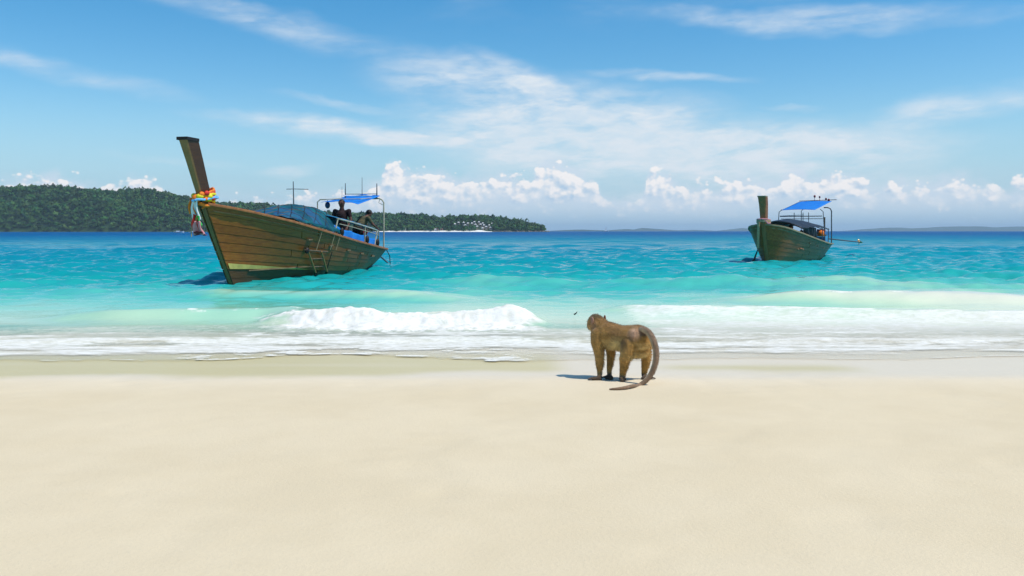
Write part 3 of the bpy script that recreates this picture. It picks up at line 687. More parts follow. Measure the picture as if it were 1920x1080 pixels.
STAND = dict(pelvis=(0, 0, .95), chest=(0.01, 0, 1.28), neck=(0.01, 0, 1.47), head=(0.02, 0, 1.58), shl=(0, .19, 1.40), shr=(0, -.19, 1.40), ell=(.02, .25, 1.12), elr=(.02, -.25, 1.12),
             wrl=(.16, .22, .93), wrr=(.16, -.22, .93), hipl=(0, .1, .9), hipr=(0, -.1, .9), knl=(.03, .11, .5), knr=(.03, -.11, .5), anl=(-.01, .12, .09), anr=(-.01, -.12, .09))
SIT = dict(pelvis=(0, 0, .12), chest=(0.05, 0, .46), neck=(0.08, 0, .65), head=(0.11, 0, .76), shl=(0.05, .19, .58), shr=(0.05, -.19, .58), ell=(.14, .24, .32), elr=(.14, -.24, .32),
           wrl=(.34, .16, .30), wrr=(.34, -.16, .30), hipl=(.03, .1, .12), hipr=(.03, -.1, .12), knl=(.42, .14, .34), knr=(.42, -.14, .34), anl=(.50, .14, -.06), anr=(.50, -.14, -.06))
LEAN = dict(STAND, chest=(.20, 0, 1.20), neck=(.33, 0, 1.33), head=(.42, 0, 1.39), shl=(.24, .19, 1.28), shr=(.24, -.19, 1.28), ell=(.36, .27, 1.05), elr=(.36, -.27, 1.05), wrl=(.55, .2, .95), wrr=(.55, -.2, .95))
CROUCH = dict(pelvis=(0, 0, .50), chest=(.20, 0, .76), neck=(.33, 0, .90), head=(.42, 0, .94), shl=(.24, .19, .86), shr=(.24, -.19, .86), ell=(.38, .25, .62), elr=(.38, -.25, .62),
              wrl=(.58, .16, .60), wrr=(.58, -.16, .60), hipl=(0, .1, .46), hipr=(0, -.1, .46), knl=(.22, .13, .32), knr=(.22, -.13, .32), anl=(.0, .13, .09), anr=(.0, -.13, .09))

# ------------------------------------------------------------------ longtail boats
def smooth_i(x, pts):
    xs_ = [p[0] for p in pts]; k = 0.35
    return sum(interp(x+d*k, pts)*wt_ for d, wt_ in ((-1, .25), (0, .5), (1, .25)))
class Hull:
    """local frame: +x forward (0 where the stem meets the water), +y port, z up from the waterline"""
    def __init__(s, L, sheer, beam, stem, zk=-0.32, fin=None):
        s.L, s.sheer, s.beam, s.stem, s.zk = L, sheer, beam, stem, zk
        s.sj = stem[-1][0] if False else interp_inv(stem, sheer[0][1]); s.fine = fin or [(0, .95), (2, .62), (4, .42), (7, .40), (9.5, .5)]
    def sx(s, z): return float(np.interp(z, [q[1] for q in s.stem], [q[0] for q in s.stem]))
    def p(s, t, v, side, out=0.0):
        a_n = -s.sj*(1-t)+s.L*t                                   # distance aft at gunwale level
        zg = smooth_i(a_n, s.sheer) if t > 0.03 else interp(a_n, s.sheer)
        zk = s.zk+0.30*max(0, (t-0.75)/0.25)**2
        z = zk+(zg-zk)*v
        zb = s.zk+(s.sheer[0][1]-s.zk)*v
        xb = s.sx(zb); aend = s.L-0.55*(1-v)
        a = -xb*(1-t)+aend*t
        b = interp(a_n, s.beam)*(v**interp(a_n, s.fine)) if v > 0 else 0.0
        b = b*(1-(1-min(1, t/0.04))**2*0.2)+0.055*(1-t)+out
        return Vector((-a, side*b, z))
def interp_inv(stem, z): return float(np.interp(z, [q[1] for q in stem], [q[0] for q in stem]))
def t_of(h, a): return (a+h.sj)/(h.L+h.sj)
def gun(h, a, side, up=0.0, out=0.0):
    q = h.p(t_of(h, a), 1.0, side, out); return Vector((q.x, q.y, q.z+up))
def build_hull(o, h, mats, n_str=10, low=3, cuts=(0.0, 0.36, 0.70, 1.0)):
    hullm, lowm, stemm, facem, railm = [M[k] for k in mats]
    # planks, each proud of its neighbour, butted end to end
    for side in (1, -1):
        for k in range(n_str):
            v0, v1 = k/n_str, (k+1)/n_str
            sh = 0.10*((k*37) % 5-2)/2
            cs = [0.0]+[c+sh*0.8 for c in cuts[1:-1]]+[1.0]
            for c0, c1 in zip(cs, cs[1:]):
                g = 0.0012
                def fn(u, v, c0=c0, c1=c1, v0=v0, v1=v1, side=side):
                    tt = c0+(g if c0 > 0 else 0)+(c1-c0-2*g)*u; vv = v0+0.0018+(v1-v0-0.0036)*v
                    return h.p(min(1, tt), vv, side, 0.012+0.005*(1-v))
                mb = MB(); mb.sheet(fn, 14, 2, 0.0)
                # thickness: inner skin
                nv = len(mb.v); inner = [(x, y-side*0.028, z) for x, y, z in mb.v]
                W = 3; rim = [i*W for i in range(15)]+[14*W+1]+[i*W+2 for i in range(14, -1, -1)]+[1]
                f = [tuple(reversed([q+nv for q in t_])) for t_ in mb.f]; mb.v += inner; mb.f += f
                for a, b in zip(rim, rim[1:]+rim[:1]): mb.f.append((b, a, nv+a, nv+b))
                mb.build('plank', lowm if k < low else hullm, o)
        # inner lining just inside the planks (a dark seam shows between planks)
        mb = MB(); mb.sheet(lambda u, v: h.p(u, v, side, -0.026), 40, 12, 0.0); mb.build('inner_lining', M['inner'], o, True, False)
        # gunwale rail
        mb = MB(); prof_ = [(-0.05, -0.03), (0.065, -0.03), (0.075, 0.0), (0.065, 0.035), (-0.05, 0.035)]; N = 44
        vs = []
        for i in range(N+1):
            q = h.p(i/N, 1, side)
            for (dy, dz_) in prof_: vs.append((q.x, q.y+side*dy, q.z+dz_))
        fs = [(i*5+k, i*5+(k+1) % 5, (i+1)*5+(k+1) % 5, (i+1)*5+k) for i in range(N) for k in range(5)]+[(4, 3, 2, 1, 0), tuple(N*5+k for k in range(5))]
        mb.add(vs, fs); mb.build('gunwale', railm, o)
        mb = MB(); mb.sheet(lambda u, v: h.p(0.01+0.985*u, 0.945-0.02*v, side, 0.030+0.012*math.sin(math.pi*v)), 44, 2, 0.0); mb.build('rubbing_strake', railm, o)
    # transom
    ring = [h.p(1.0, k/8, 1, 0.0) for k in range(9)]+[h.p(1.0, k/8, -1, 0.0) for k in range(8, -1, -1)]
    mb = MB(); nn = len(ring); mb.add([r+Vector((-0.012, 0, 0)) for r in ring]+[r+Vector((0.03, 0, 0)) for r in ring], [tuple(range(nn)), tuple(reversed(range(nn, 2*nn)))]+[(i, i+nn, (i+1) % nn+nn, (i+1) % nn) for i in range(nn)])
    mb.build('transom', lowm, o)
def build_stem(o, h, prow, mats, w_bot=0.10, w_top=0.20, d=0.42, d_top=0.46, tip=None):
    stemm, facem = M[mats[2]], M[mats[3]]
    st = h.stem+[]; st = st+prow
    pts = []
    for (x0, z0), (x1, z1) in zip(st, st[1:]):
        for k in range(6): pts.append((x0+(x1-x0)*k/6, z0+(z1-z0)*k/6))
    pts.append(st[-1]); n_ = len(pts)
    z_lo, z_hi = pts[0][1], pts[-1][1]
    def wd(z):
        f = (z-z_lo)/(z_hi-z_lo); return w_bot+(w_top-w_bot)*max(0, (f-0.35)/0.65)**1.3
    def dp(z):
        f = (z-z_lo)/(z_hi-z_lo); fj = (h.sheer[0][1]-z_lo)/(z_hi-z_lo)
        return (d if f < fj else d*0.84+(d_top-d*0.84)*((f-fj)/(1-fj)))
    vs = []; 
    for x, z in pts:
        w2, dd = wd(z)/2, dp(z)
        vs += [(x-0.02, w2, z), (x-dd, w2*1.15+0.004, z+dd*0.05), (x-dd, -w2*1.15-0.004, z+dd*0.05), (x-0.02, -w2, z)]
    fs = [(i*4+k, i*4+(k+1) % 4, (i+1)*4+(k+1) % 4, (i+1)*4+k) for i in range(n_-1) for k in range(4)]+[(3, 2, 1, 0), ((n_-1)*4, (n_-1)*4+1, (n_-1)*4+2, (n_-1)*4+3)]
    MB().add(vs, fs).build('stem_post', stemm, o)
    vs = []
    for x, z in pts:
        w2 = wd(z)/2+0.004
        vs += [(x-0.021, w2, z), (x+0.012, w2*0.72, z), (x+0.012, -w2*0.72, z), (x-0.021, -w2, z)]
    MB().add(vs, [(i*4+k, i*4+(k+1) % 4, (i+1)*4+(k+1) % 4, (i+1)*4+k) for i in range(n_-1) for k in range(4)]+[(3, 2, 1, 0), ((n_-1)*4, (n_-1)*4+1, (n_-1)*4+2, (n_-1)*4+3)]).build('stem_facing', facem, o)
    x, z = pts[-1]; dd = dp(z)
    return x, z, dd, wd(z)

# ---- the near boat
b1 = empty('longtail_boat', (-7.0, 21.2, 0), math.atan2(-0.977, -0.214))
tag(b1, 'large brown wooden longtail boat with a tall prow tied with bright ribbons', 'boat', 'longtail boats moored off the beach')
h1 = Hull(9.1, [(-1.25, 1.93), (0, 1.76), (1.5, 1.55), (3.3, 1.27), (5, 1.03), (7, .82), (9.1, .66)],
          [(-1.25, .05), (-.6, .34), (0, .52), (1.5, .82), (3.3, 1.02), (5, 1.06), (7, .96), (9.1, .66)],
          [(-.25, -.35), (0, 0), (.62, .95), (1.28, 2.0)])
m1 = ('hull', 'hull_low', 'stem', 'stem_face', 'rail')
build_hull(b1, h1, m1)
x, z, dd, ww = build_stem(b1, h1, [(1.52, 2.45), (1.76, 2.92), (2.0, 3.36)], m1, 0.10, 0.21, d_top=0.43)
MB().box((x-dd/2+0.01, 0, z+0.03), (dd+0.05, ww*1.3, 0.07)).build('prow_cap', M['cap'], b1, False)
for side in (1, -1):
    mb = MB()
    def sf(u, v, side=side):
        t0 = 0.004+0.38*u; wv = 0.034*(1-u)**0.8; return h1.p(t0, 0.315+0.010*u+wv*v*1.9-0.01, side, 0.035)
    mb.sheet(sf, 30, 2, 0.0); mb.build('painted_stripe', M['stripe'], b1)
# decks, thwarts and ribs
mb = MB(); mb.sheet(lambda u, v: (lambda q: Vector((q.x, q.y*(2*v-1), 0.28)))(h1.p(0.10+0.88*u, 0.42, 1, -0.03)), 30, 4, 0.03); mb.build('deck', M['deck'], b1)
mb = MB(); mb.sheet(lambda u, v: (lambda q: Vector((q.x, q.y*(2*v-1), q.z-0.06)))(h1.p(0.03+0.20*u, 1.0, 1, -0.02)), 12, 4, 0.03); mb.build('foredeck', M['deck'], b1)
for a in (2.6, 3.8, 5.0, 6.2, 7.4):
    g = gun(h1, a, 1); MB().box((-a, 0, g.z-0.32), (0.24, 2*g.y-0.12, 0.04)).build('thwart', M['deck'], b1, False)
# arched cover
def arch(h, a, yy_, zc, edge_up):
    g = gun(h, a, 1); b = g.y+0.05; e = g.z+edge_up; q = max(-1, min(1, yy_)); return Vector((-a, q*b, e+(zc-e)*(max(0, 1-abs(q)**1.9))**0.8))
ZC = [(1.3, 1.72), (1.9, 1.88), (2.7, 2.00), (3.4, 2.04), (4.2, 2.00), (4.8, 1.92), (5.2, 1.85)]
def cov(u, v, lift=0.0):
    yq = 2*v-1; a = 1.35+(3.75-0.95*max(0, yq)**2)*u
    p = arch(h1, a, yq, interp(a, ZC)+lift, 0.07)
    w_ = 0.030*(abs(math.sin(u*math.pi*7))-0.5)*(1-abs(yq)**3)*1.0+0.014*math.sin(u*31+yq*9)*math.sin(yq*11-u*7)
    return p+Vector((0, w_*yq*1.2, w_))
mb = MB(); mb.sheet(cov, 90, 40, 0.012); mb.build('arched_cover', M['teal_tarp'], b1, True, False)
for i, a in enumerate((1.6, 2.4, 3.2, 3.9)):
    MB().tube([arch(h1, a, k/12*2-1, interp(a, ZC)-0.035, 0.04) for k in range(13)], 0.017, 6).build('hoop', M['bamboo'], b1)
# thin dark tubes draw crossing diamond lines over the cover
for k in range(-3, 6):
    for dr in (1, -1):
        pp = []
        for q in range(41):
            v = q/40; u = k*0.2+dr*(v-0.5)*0.9+0.1
            if 0.01 < u < 0.99: pp.append(cov(u, 0.02+0.96*v)+Vector((0, 0, 0.012)))
        if len(pp) > 4: MB().tube(pp, 0.013, 5).build('cover_line', M['cap'], b1)
for (u0, u1, v0, v1) in ((0.0, 0.30, 0.30, 0.985), (0.44, 0.60, 0.70, 0.985)):
    mb = MB(); mb.sheet(lambda u, v: (lambda q: q+Vector((0, 0.006, 0.007)))(cov(u0+(u1-u0)*u, v0+(v1-v0)*v)), 24, 24, 0.005); mb.build('cover_patch', M['navy_tarp'], b1, True, False)
# mast with yard
MB().tube([(-3.35, 0.05, 0.3), (-3.37, 0.02, 1.8), (-3.37, 0, 2.72)], [.028, .022, .012], 8).build('mast', M['pipe_dark'], b1)
MB().tube([(-3.35, -0.20, 2.50), (-3.37, 0, 2.505), (-3.39, 0.46, 2.49)], .010, 6).build('yard', M['pipe_dark'], b1)
# side awning over the passengers, on rails and splayed posts
def aw(u, v):
    a = 3.95+3.85*u; g = gun(h1, a, 1); z_ = 1.69-0.37*u; y_ = g.y+0.02-0.46*v
    return Vector((-a, y_, z_+0.07*math.sin(v*1.7)+0.012*math.sin(u*40)))
mb = MB(); mb.sheet(aw, 40, 8, 0.010); mb.build('side_awning', M['azure_tarp'], b1, True, False)
def rail_pt(a, dz_=0.0): g = gun(h1, a, 1); return Vector((-a, g.y+0.035, 1.69-0.37*(a-3.95)/3.85+dz_))
MB().tube([rail_pt(3.95+3.85*k/8, -0.03) for k in range(9)], .020, 8).build('awning_rail', M['pipe'], b1)
MB().tube([rail_pt(4.1+3.7*k/8, -0.17) for k in range(9)], .012, 8).build('awning_rail', M['pipe'], b1)
for a, lean in ((4.0, -0.14), (6.2, 0.06), (7.55, -0.2), (7.75, 0.16)):
    MB().tube([gun(h1, a+lean, 1, 0.02, -0.01), rail_pt(a, -0.02)], .022, 8).build('post', M['pipe'], b1)
for a in (5.2, 6.4, 7.6):
    MB().tube([gun(h1, a, -1, 0.02), Vector((-a, -gun(h1, a, 1).y, 1.55-0.31*(a-5)/3.55))], .016, 8).build('post', M['pipe'], b1)
MB().tube([Vector((-(5+3.4*k/8), -gun(h1, 5+3.4*k/8, 1).y, 1.56-0.31*(3.4*k/8)/3.55)) for k in range(9)], .016, 8).build('awning_rail', M['pipe'], b1)
# bright blue weather cloth along the port side
def wcloth(u, v):
    a = 3.85+3.7*u; g = gun(h1, a, 1); return Vector((-a, g.y+0.0+0.025*math.sin(u*29)*v-0.01, g.z+0.03+(0.25-0.05*abs(math.sin(u*math.pi*3)))*v))
mb = MB(); mb.sheet(wcloth, 60, 5, 0.008); mb.build('weather_cloth', M['blue_tarp'], b1, True, False)
for a in (4.25, 6.35, 7.55):
    g = gun(h1, a, 1, 0.14, 0.05); MB().ball(g, 0.10, 0.9, 0.6, 1.3, 10).build('fender', M['cap'], b1)
# stern frame with sun shade
def pipe(pts, name='shade_frame', r=.020, m_='pipe'): return MB().tube(pts, r, 8).build(name, M[m_], b1)
gp, gs, gf = gun(h1, 8.6, 1), gun(h1, 8.6, -1), gun(h1, 7.05, -1)
pipe([gp+Vector((0, 0.02, 0)), Vector((gp.x, gp.y+0.02, 2.28)), Vector((gp.x, gp.y-0.04, 2.37)), Vector((gp.x, gp.y-0.14, 2.42)), Vector((gp.x, gp.y-0.45, 2.42))], r=.026)
pipe([gs, Vector((gs.x, gs.y, 2.36)), Vector((gs.x, gs.y+0.1, 2.44)), Vector((gs.x, gs.y+0.4, 2.44))])
pipe([gf, Vector((gf.x, gf.y-0.02, 2.26)), Vector((gf.x, gf.y+0.08, 2.34)), Vector((gf.x, gf.y+0.3, 2.34))])
pipe([(-7.05, -0.72, 2.34), (-8.62, -0.60, 2.45)], r=.014); pipe([(-7.0, 0.50, 2.34), (-8.62, 0.46, 2.46)], r=.014); pipe([(-7.05, -0.75, 2.345), (-7.02, 0.55, 2.35)], r=.014)
pipe([(gp.x, gp.y-0.02, 2.2), (gp.x+0.02, gp.y-0.16, 2.28), (gp.x, gp.y-0.12, 2.40)], r=.010)
def shade(u, v):
    a = 6.75+1.95*u; y_ = -0.72+1.30*v; z_ = 2.27+0.24*u+0.05*math.sin(math.pi*v)-0.10*(1-u)**3*(0.4+0.6*v)-0.05*math.sin(math.pi*u)
    return Vector((-a, y_, z_+0.010*math.sin(v*17+u*5)))
mb = MB(); mb.sheet(shade, 24, 20, 0.010); mb.build('sun_shade', M['blue_tarp'], b1, True, False)
for (a, y_, z0, z1, r) in ((7.9, -0.36, 2.42, 2.92, .016), (8.3, 0.08, 2.42, 3.14, .010), (8.6, 0.50, 2.40, 2.94, .020), (7.8, -0.44, 2.42, 2.8, .006)):
    MB().tube([(-a, y_, z0), (-a, y_, (z0+z1)/2), (-a, y_, z1)], [r*1.3, r, r*0.7], 6).build('rod', M['pipe_dark'], b1)
MB().tube([(-7.9, -0.36, 2.55), (-8.6, 0.50, 2.58)], .011, 6).build('rod_rail', M['pipe_dark'], b1)
MB().tube([(-7.85, -0.40, 2.50), (-8.55, 0.34, 2.52)], .020, 8).build('white_pole', M['white_bar'], b1)
mb = MB(); mb.ball((-7.0, -0.60, 2.15), .085, 1, 1, 1.35, 12); mb.tube([(-7.0, -0.60, 2.25), (-7.0, -0.60, 2.32)], .01, 6); mb.build('hanging_float', M['navy_tarp'], b1)
# long-tail engine on its pivot
def engine(par, loc, head, tail_len, down, exh=True):
    e = empty('engine', loc, head); e.parent = par
    MB().box((0, 0, .32), (.46, .30, .30)).box((0.05, 0, .52), (.28, .22, .14)).build('engine_block', M['engine'], e, False)
    MB().tube([(0, 0, -.1), (0, 0, .2)], .05, 8).build('pivot', M['pipe_dark'], e)
    MB().ball((0.26, 0, .35), .13, .5, 1, 1, 12).build('flywheel', M['engine'], e)
    MB().box((-.02, .0, .66), (.34, .26, .13)).build('fuel_tank', M['dark_red'], e, False)
    if exh: MB().tube([(-.1, .1, .5), (-.12, .13, .85), (-.1, .13, 1.32)], [.035, .03, .045], 8).build('exhaust', M['exhaust'], e)
    MB().tube([(.2, -.1, .5), (.75, -.12, .62), (.95, -.12, .60)], .018, 6).build('tiller', M['pipe_dark'], e)
    MB().tube([(-.2, 0, .28), (-.2-tail_len, 0, .28-down)], [.035, .028], 8).build('shaft', M['pipe_dark'], e)
    pr = MB(); q = Vector((-.2-tail_len, 0, .28-down)); pr.ball(q, .05, 2, 1, 1, 8)
    for k in range(3):
        a = k*2.094; pr.sheet(lambda u, v: q+Vector((0.04*(v-.5), 0, 0))+Vector((0, math.cos(a), math.sin(a)))*(0.17*u)+Vector((0.05*(v-.5), -math.sin(a)*0.09*(v-.5)*math.sin(u*2.8+.3), math.cos(a)*0.09*(v-.5)*math.sin(u*2.8+.3))), 5, 3, 0.006)
    pr.build('propeller', M['prop'], e)
    return e
engine(b1, (-8.35, 0.05, 0.62), R(-6), 2.3, 1.0)
# loose gear in the waist
for i, (a, y_, m_, sz_) in enumerate([(4.4, .55, 'skyblue_c', (.35, .3, .28)), (4.75, .35, 'dark_red', (.3, .3, .3)), (6.2, -.2, 'white_c', (.5, .3, .3))]):
    mb = MB(); mb.ball((-a, y_, 0.30+sz_[2]*0.6 if True else 0), 0.5, sz_[0], sz_[1], sz_[2]*1.25, 10); c_ = mb.build('gear_bag', M[m_], None)
    for vtx in c_.data.vertices: vtx.co.z = max(vtx.co.z, 0.285)
    c_.matrix_world = b1.matrix_basis.copy(); tag(c_, ['light blue bundle beside the front awning post of the big boat', 'dark red bundle on the floor of the big boat', 'white bundle on the deck behind the blue side cloth'][i], 'bundle')
# people aboard the near boat
def on_boat(b, a, y_, z_): return b.matrix_basis @ Vector((-a, y_, z_))
person(on_boat(b1, 6.75, 0.02, 0.44), b1.rotation_euler.z, STAND, 'shirt_dark', 'trousers', 'skin', 'standing person in a dark maroon shirt under the blue shade of the big boat', sc_=1.08).scale = (1.15, 1.18, 1.0)
person(on_boat(b1, 7.75, 0.15, 0.42), b1.rotation_euler.z+R(150), LEAN, 'shirt_khaki', 'trousers', 'skin', 'person in a camouflage shirt bent over the engine of the big boat', sc_=1.03).scale = (1.1, 1.15, 1)
# ribbons round the prow: a thing of its own
gz = 2.08; gx = 1.20
rb = empty('ribbon_garland', b1.matrix_basis @ Vector((gx, 0, gz)), b1.rotation_euler.z)
tag(rb, 'knotted bundle of bright cloth ribbons hanging from the prow of the big boat', 'ribbons')
def wrap(zo, r, m_, ry=.15, rx=.27, tilt=0.0, ph=0.0):
    p = [Vector((-.10+rx*math.cos(t_), ry*math.sin(t_), zo+tilt*math.cos(t_+ph)+0.012*math.sin(5*t_))) for t_ in [2*math.pi*k/24 for k in range(25)]]
    MB().tube(p, r, 8, False).build('ribbon', M[m_], rb)
wrap(.10, .045, 'red', tilt=-.08); wrap(.02, .052, 'orange', tilt=.02, ph=1); wrap(-.05, .050, 'yellow', tilt=.03); wrap(.05, .040, 'yellow', .17, .29, -.05, .6)
wrap(-.12, .042, 'orange', tilt=.06, ph=2); wrap(.14, .030, 'orange', tilt=-.09); wrap(-.03, .03, 'red', .19, .31, -.04, 1.5)
wrap(-.02, .026, 'skyblue_c', .21, .42, -.05, 0.3)
MB().ball((.20, -.04, -.02), .11, 1, 1.1, .9, 10).build('knot', M['orange'], rb); MB().ball((.22, .06, .02), .085, 1, 1.1, .8, 10).build('knot', M['yellow'], rb); MB().ball((.16, -.16, -.05), .07, 1, 1.1, .8, 10).build('knot', M['cap'], rb)
def streamer(x0, y0, z0, L, wd_, m_, sway=0.0):
    def fn(u, v):
        ww_ = wd_*(0.55+0.6*u)*(v-.5); return Vector((x0+0.03*math.sin(u*3+sway)-0.02*u, y0+ww_+0.015*math.sin(u*7+sway), z0-L*u+0.012*math.sin(v*9+u*4)))+Vector((0.03*math.sin(v*8+sway), 0, 0))
    mb = MB(); mb.sheet(fn, 16, 8, 0.006); mb.build('streamer', M[m_], rb, True, False)
streamer(.22, -.14, -.02, .36, .17, 'orange', .5); streamer(.24, -.04, -.02, .50, .20, 'white_c', 1.1); streamer(.21, -.06, -.40, .34, .19, 'red', .2)
streamer(.245, .04, -.44, .22, .10, 'green_c', 2.0); streamer(.235, .02, -.56, .30, .26, 'pink', 1.4); streamer(.20, -.17, -.06, .26, .13, 'white_c', 2.6); streamer(.20, .04, -.80, .08, .30, 'dark_red', 1.4)
for (x_, y_, z_, r_, m_) in ((.20, .10, .07, .075, 'orange'), (.10, .17, .10, .07, 'red'), (.0, .19, .03, .07, 'yellow'), (.18, -.12, .04, .07, 'yellow'), (.12, .16, -.04, .06, 'orange'), (-.12, .19, -.02, .06, 'red'), (-.25, .15, .04, .05, 'skyblue_c')):
    MB().ball((x_, y_, z_), r_, 1.1, .8, .9, 9).build('knot', M[m_], rb)
MB().tube([(.06, .07, -.06), (-.12, .20, .02), (-.30, .15, .03), (-.12, .13, -.05), (.02, .08, -.20), (.10, .04, -.26)], .020, 6).build('cord', M['orange'], rb)
MB().tube([(.16, -.18, -.1), (.16, -.20, -.5), (.15, -.2, -.92)], .012, 6).build('cord', M['rope'], rb)
# boarding ladder leaning on the hull, with its ropes
ld = empty('boarding_ladder', b1.matrix_basis @ Vector((-4.0, 1.0, 0)), b1.rotation_euler.z)
tag(ld, 'yellowed wooden ladder hanging against the side of the big boat', 'ladder')
hx = lambda a, z_: h1.p(t_of(h1, a), min(1, (z_-h1.zk)/(gun(h1, a, 1).z-h1.zk)), 1).y
def L_(a, z_, o_=0.08): return Vector((4.0-a, (hx(a, z_) if z_ > -0.3 else hx(a, -0.3))-1.0+o_, z_))
for da in (0.0, 0.62):
    MB().tube([L_(2.62+da, .72+0.0), L_(3.35+da, .12, .12)], .028, 8).build('side_rail', M['bamboo'], ld)
    MB().tube([L_(3.35+da, .12, .12), L_(3.55+da, -.12, .14)], .034, 8).build('foot', M['cap'], ld)
for k in range(2):
    f = (k+0.9)/2.6; MB().tube([L_(2.62+.73*f, .72-.6*f, .09), L_(3.24+.73*f, .72-.6*f, .09)], .016, 6).build('rung', M['exhaust'], ld)
MB().tube([L_(2.4, .78), L_(3.6, .70)], .022, 8).build('crossbar', M['exhaust'], ld); MB().ball(L_(2.5, .76, .10), .09, 1, .7, 1, 8).build('knot', M['cap'], ld)
for a in (3.0, 3.75, 4.1):
    MB().tube([gun(h1, a, 1, .05, .07)-Vector((-4.0, 1.0, 0)), L_(a, .75, .06)], .010, 6).build('rope', M['rope'], ld)
MB().tube([L_(3.9, .7, .06), L_(4.05, .1, .06), L_(4.1, -.2, .1)], .012, 6).build('rope', M['dark_rope'], ld)
# mooring line at the stern
sr = MB().tube([gun(h1, 9.05, 1, .0), gun(h1, 9.3, 1, -.25, .05), gun(h1, 9.35, 1, -.60, .05)], .016, 6).build('mooring_rope', M['dark_rope'], None); sr.matrix_world = b1.matrix_basis.copy(); tag(sr, 'short dark rope hanging from the stern of the big boat', 'rope')

# ---- the far boat
A2 = math.atan2(-0.850, -0.527)
b2 = empty('longtail_boat', (10.38, 34.7, 0), A2)
tag(b2, 'smaller olive green longtail boat with a black arched cover and blue sun shade', 'boat', 'longtail boats moored off the beach')
h2 = Hull(9.6, [(-.62, 1.56), (0, 1.42), (1.5, 1.20), (3.3, .98), (5, .82), (7, .70), (9.6, .66)],
          [(-.62, .04), (-.42, .40), (-.1, .64), (.4, .78), (1.5, .95), (3.3, 1.08), (5, 1.1), (7, .98), (9.6, .62)],
          [(-.25, -.32), (0, 0), (.28, .75), (.62, 1.6)], fin=[(0, .60), (2, .5), (4, .42), (7, .40), (9.5, .5)])
m2 = ('hull2', 'hull2_low', 'stem', 'stem2', 'rail2')
build_hull(b2, h2, m2, n_str=9, low=2)
x, z, dd, ww = build_stem(b2, h2, [(.66, 2.0), (.72, 2.35), (.84, 2.66)], ('hull2', 'hull2_low', 'hull2', 'stem2', 'rail2'), 0.17, 0.30, 0.26, 0.26)
MB().box((x-dd/2, 0, z+0.02), (dd+0.03, ww*1.1, 0.045)).build('prow_cap', M['rail2'], b2, False)
mb = MB(); mb.sheet(lambda u, v: (lambda q: Vector((q.x, q.y*(2*v-1), 0.26)))(h2.p(0.10+0.88*u, 0.42, 1, -0.03)), 30, 4, 0.03); mb.build('deck', M['deck'], b2)
mb = MB(); mb.sheet(lambda u, v: (lambda q: Vector((q.x, q.y*(2*v-1), q.z-0.05)))(h2.p(0.03+0.17*u, 1.0, 1, -0.02)), 12, 4, 0.03); mb.build('foredeck', M['deck'], b2)
for a in (3.0, 4.4, 5.8):
    g = gun(h2, a, 1); MB().box((-a, 0, g.z-0.25), (0.24, 2*g.y-0.12, 0.04)).build('thwart', M['deck'], b2, False)
def flat_arch(a, yy_, zc, ze, ext=0.0):
    g = gun(h2, a, 1); return Vector((-a, yy_*(g.y+ext), ze+(zc-ze)*(1-abs(yy_)**2)))
mb = MB(); mb.sheet(lambda u, v: flat_arch(1.55+5.4*u, 2*v-1, 1.70+0.12*math.sin(math.pi*min(1, u*1.3))-0.05*u, 1.40-0.06*u+0.08*math.sin(math.pi*u)+0.02*math.sin(u*40), 0.02), 50, 20, 0.014); mb.build('arched_cover', M['black_tarp'], b2, True, False)
for a in (1.8, 3.3, 4.9, 6.7):
    for side in (1, -1): MB().tube([gun(h2, a, side, .02), Vector((-a, side*(gun(h2, a, 1).y+.01), 1.42))], .018, 6).build('post', M['pipe_dark'], b2)
    MB().tube([flat_arch(a, k/8*2-1, 1.64, 1.38) for k in range(9)], .016, 6).build('hoop', M['pipe_dark'], b2)
# dark side curtain hanging in the middle
def cur(u, v):
    a = 2.1+1.9*u; g = gun(h2, a, 1); return Vector((-a-0.25*v, g.y-0.08-0.05*math.sin(u*20), 1.44-(1.44-g.z)*v*(0.35+0.65*math.sin(math.pi*min(1, u*0.75+0.12)))))
mb = MB(); mb.sheet(cur, 30, 8, 0.012); mb.build('side_curtain', M['black_tarp'], b2, True, False)
def pipe2(pts, r=.018, m_='pipe_dark', name='shade_frame'): return MB().tube(pts, r, 8).build(name, M[m_], b2)
g = gun(h2, 8.9, 1); q2 = Vector((g.x, g.y, 0))
pipe2([g, Vector((g.x, g.y, 2.28)), Vector((g.x, g.y-.06, 2.40)), Vector((g.x, g.y-.18, 2.45)), Vector((g.x, g.y-.36, 2.45))], .028)
gl = gun(h2, 8.9, -1); pipe2([gl, Vector((gl.x, gl.y, 2.3)), Vector((gl.x, gl.y+.12, 2.40)), Vector((gl.x, gl.y+.36, 2.42))])
for a, s_ in ((5.7, -1), (5.7, 1)):
    g_ = gun(h2, a, s_); pipe2([g_, Vector((g_.x, g_.y*0.92, 2.18)), Vector((g_.x, g_.y*0.8, 2.3))])
pipe2([(-5.7, -.95, 1.98), (-5.7, .95, 1.98)], .020); pipe2([(-5.7, -.9, 1.86), (-5.7, .98, 1.86)], .014); pipe2([(-5.7, -.95, 2.0), (-8.9, -.6, 2.1)], .012)
for y_ in (-.3, .1, .35): pipe2([(-5.7, y_, 1.6), (-5.7, y_, 2.15)], .016)
def shade2(u, v):
    a = 5.55+3.6*u; return Vector((-a, -.86+1.52*v+0.02*u, 2.26+0.50*u+0.03*math.sin(math.pi*v)))
mb = MB(); mb.sheet(shade2, 20, 12, 0.012); mb.build('sun_shade', M['blue_tarp'], b2, True, False)
pipe2([(-9.1, -.86, 2.80), (-9.2, .9, 2.84)], .016); pipe2([(-5.6, -.90, 2.24), (-9.15, -.88, 2.76)], .014)
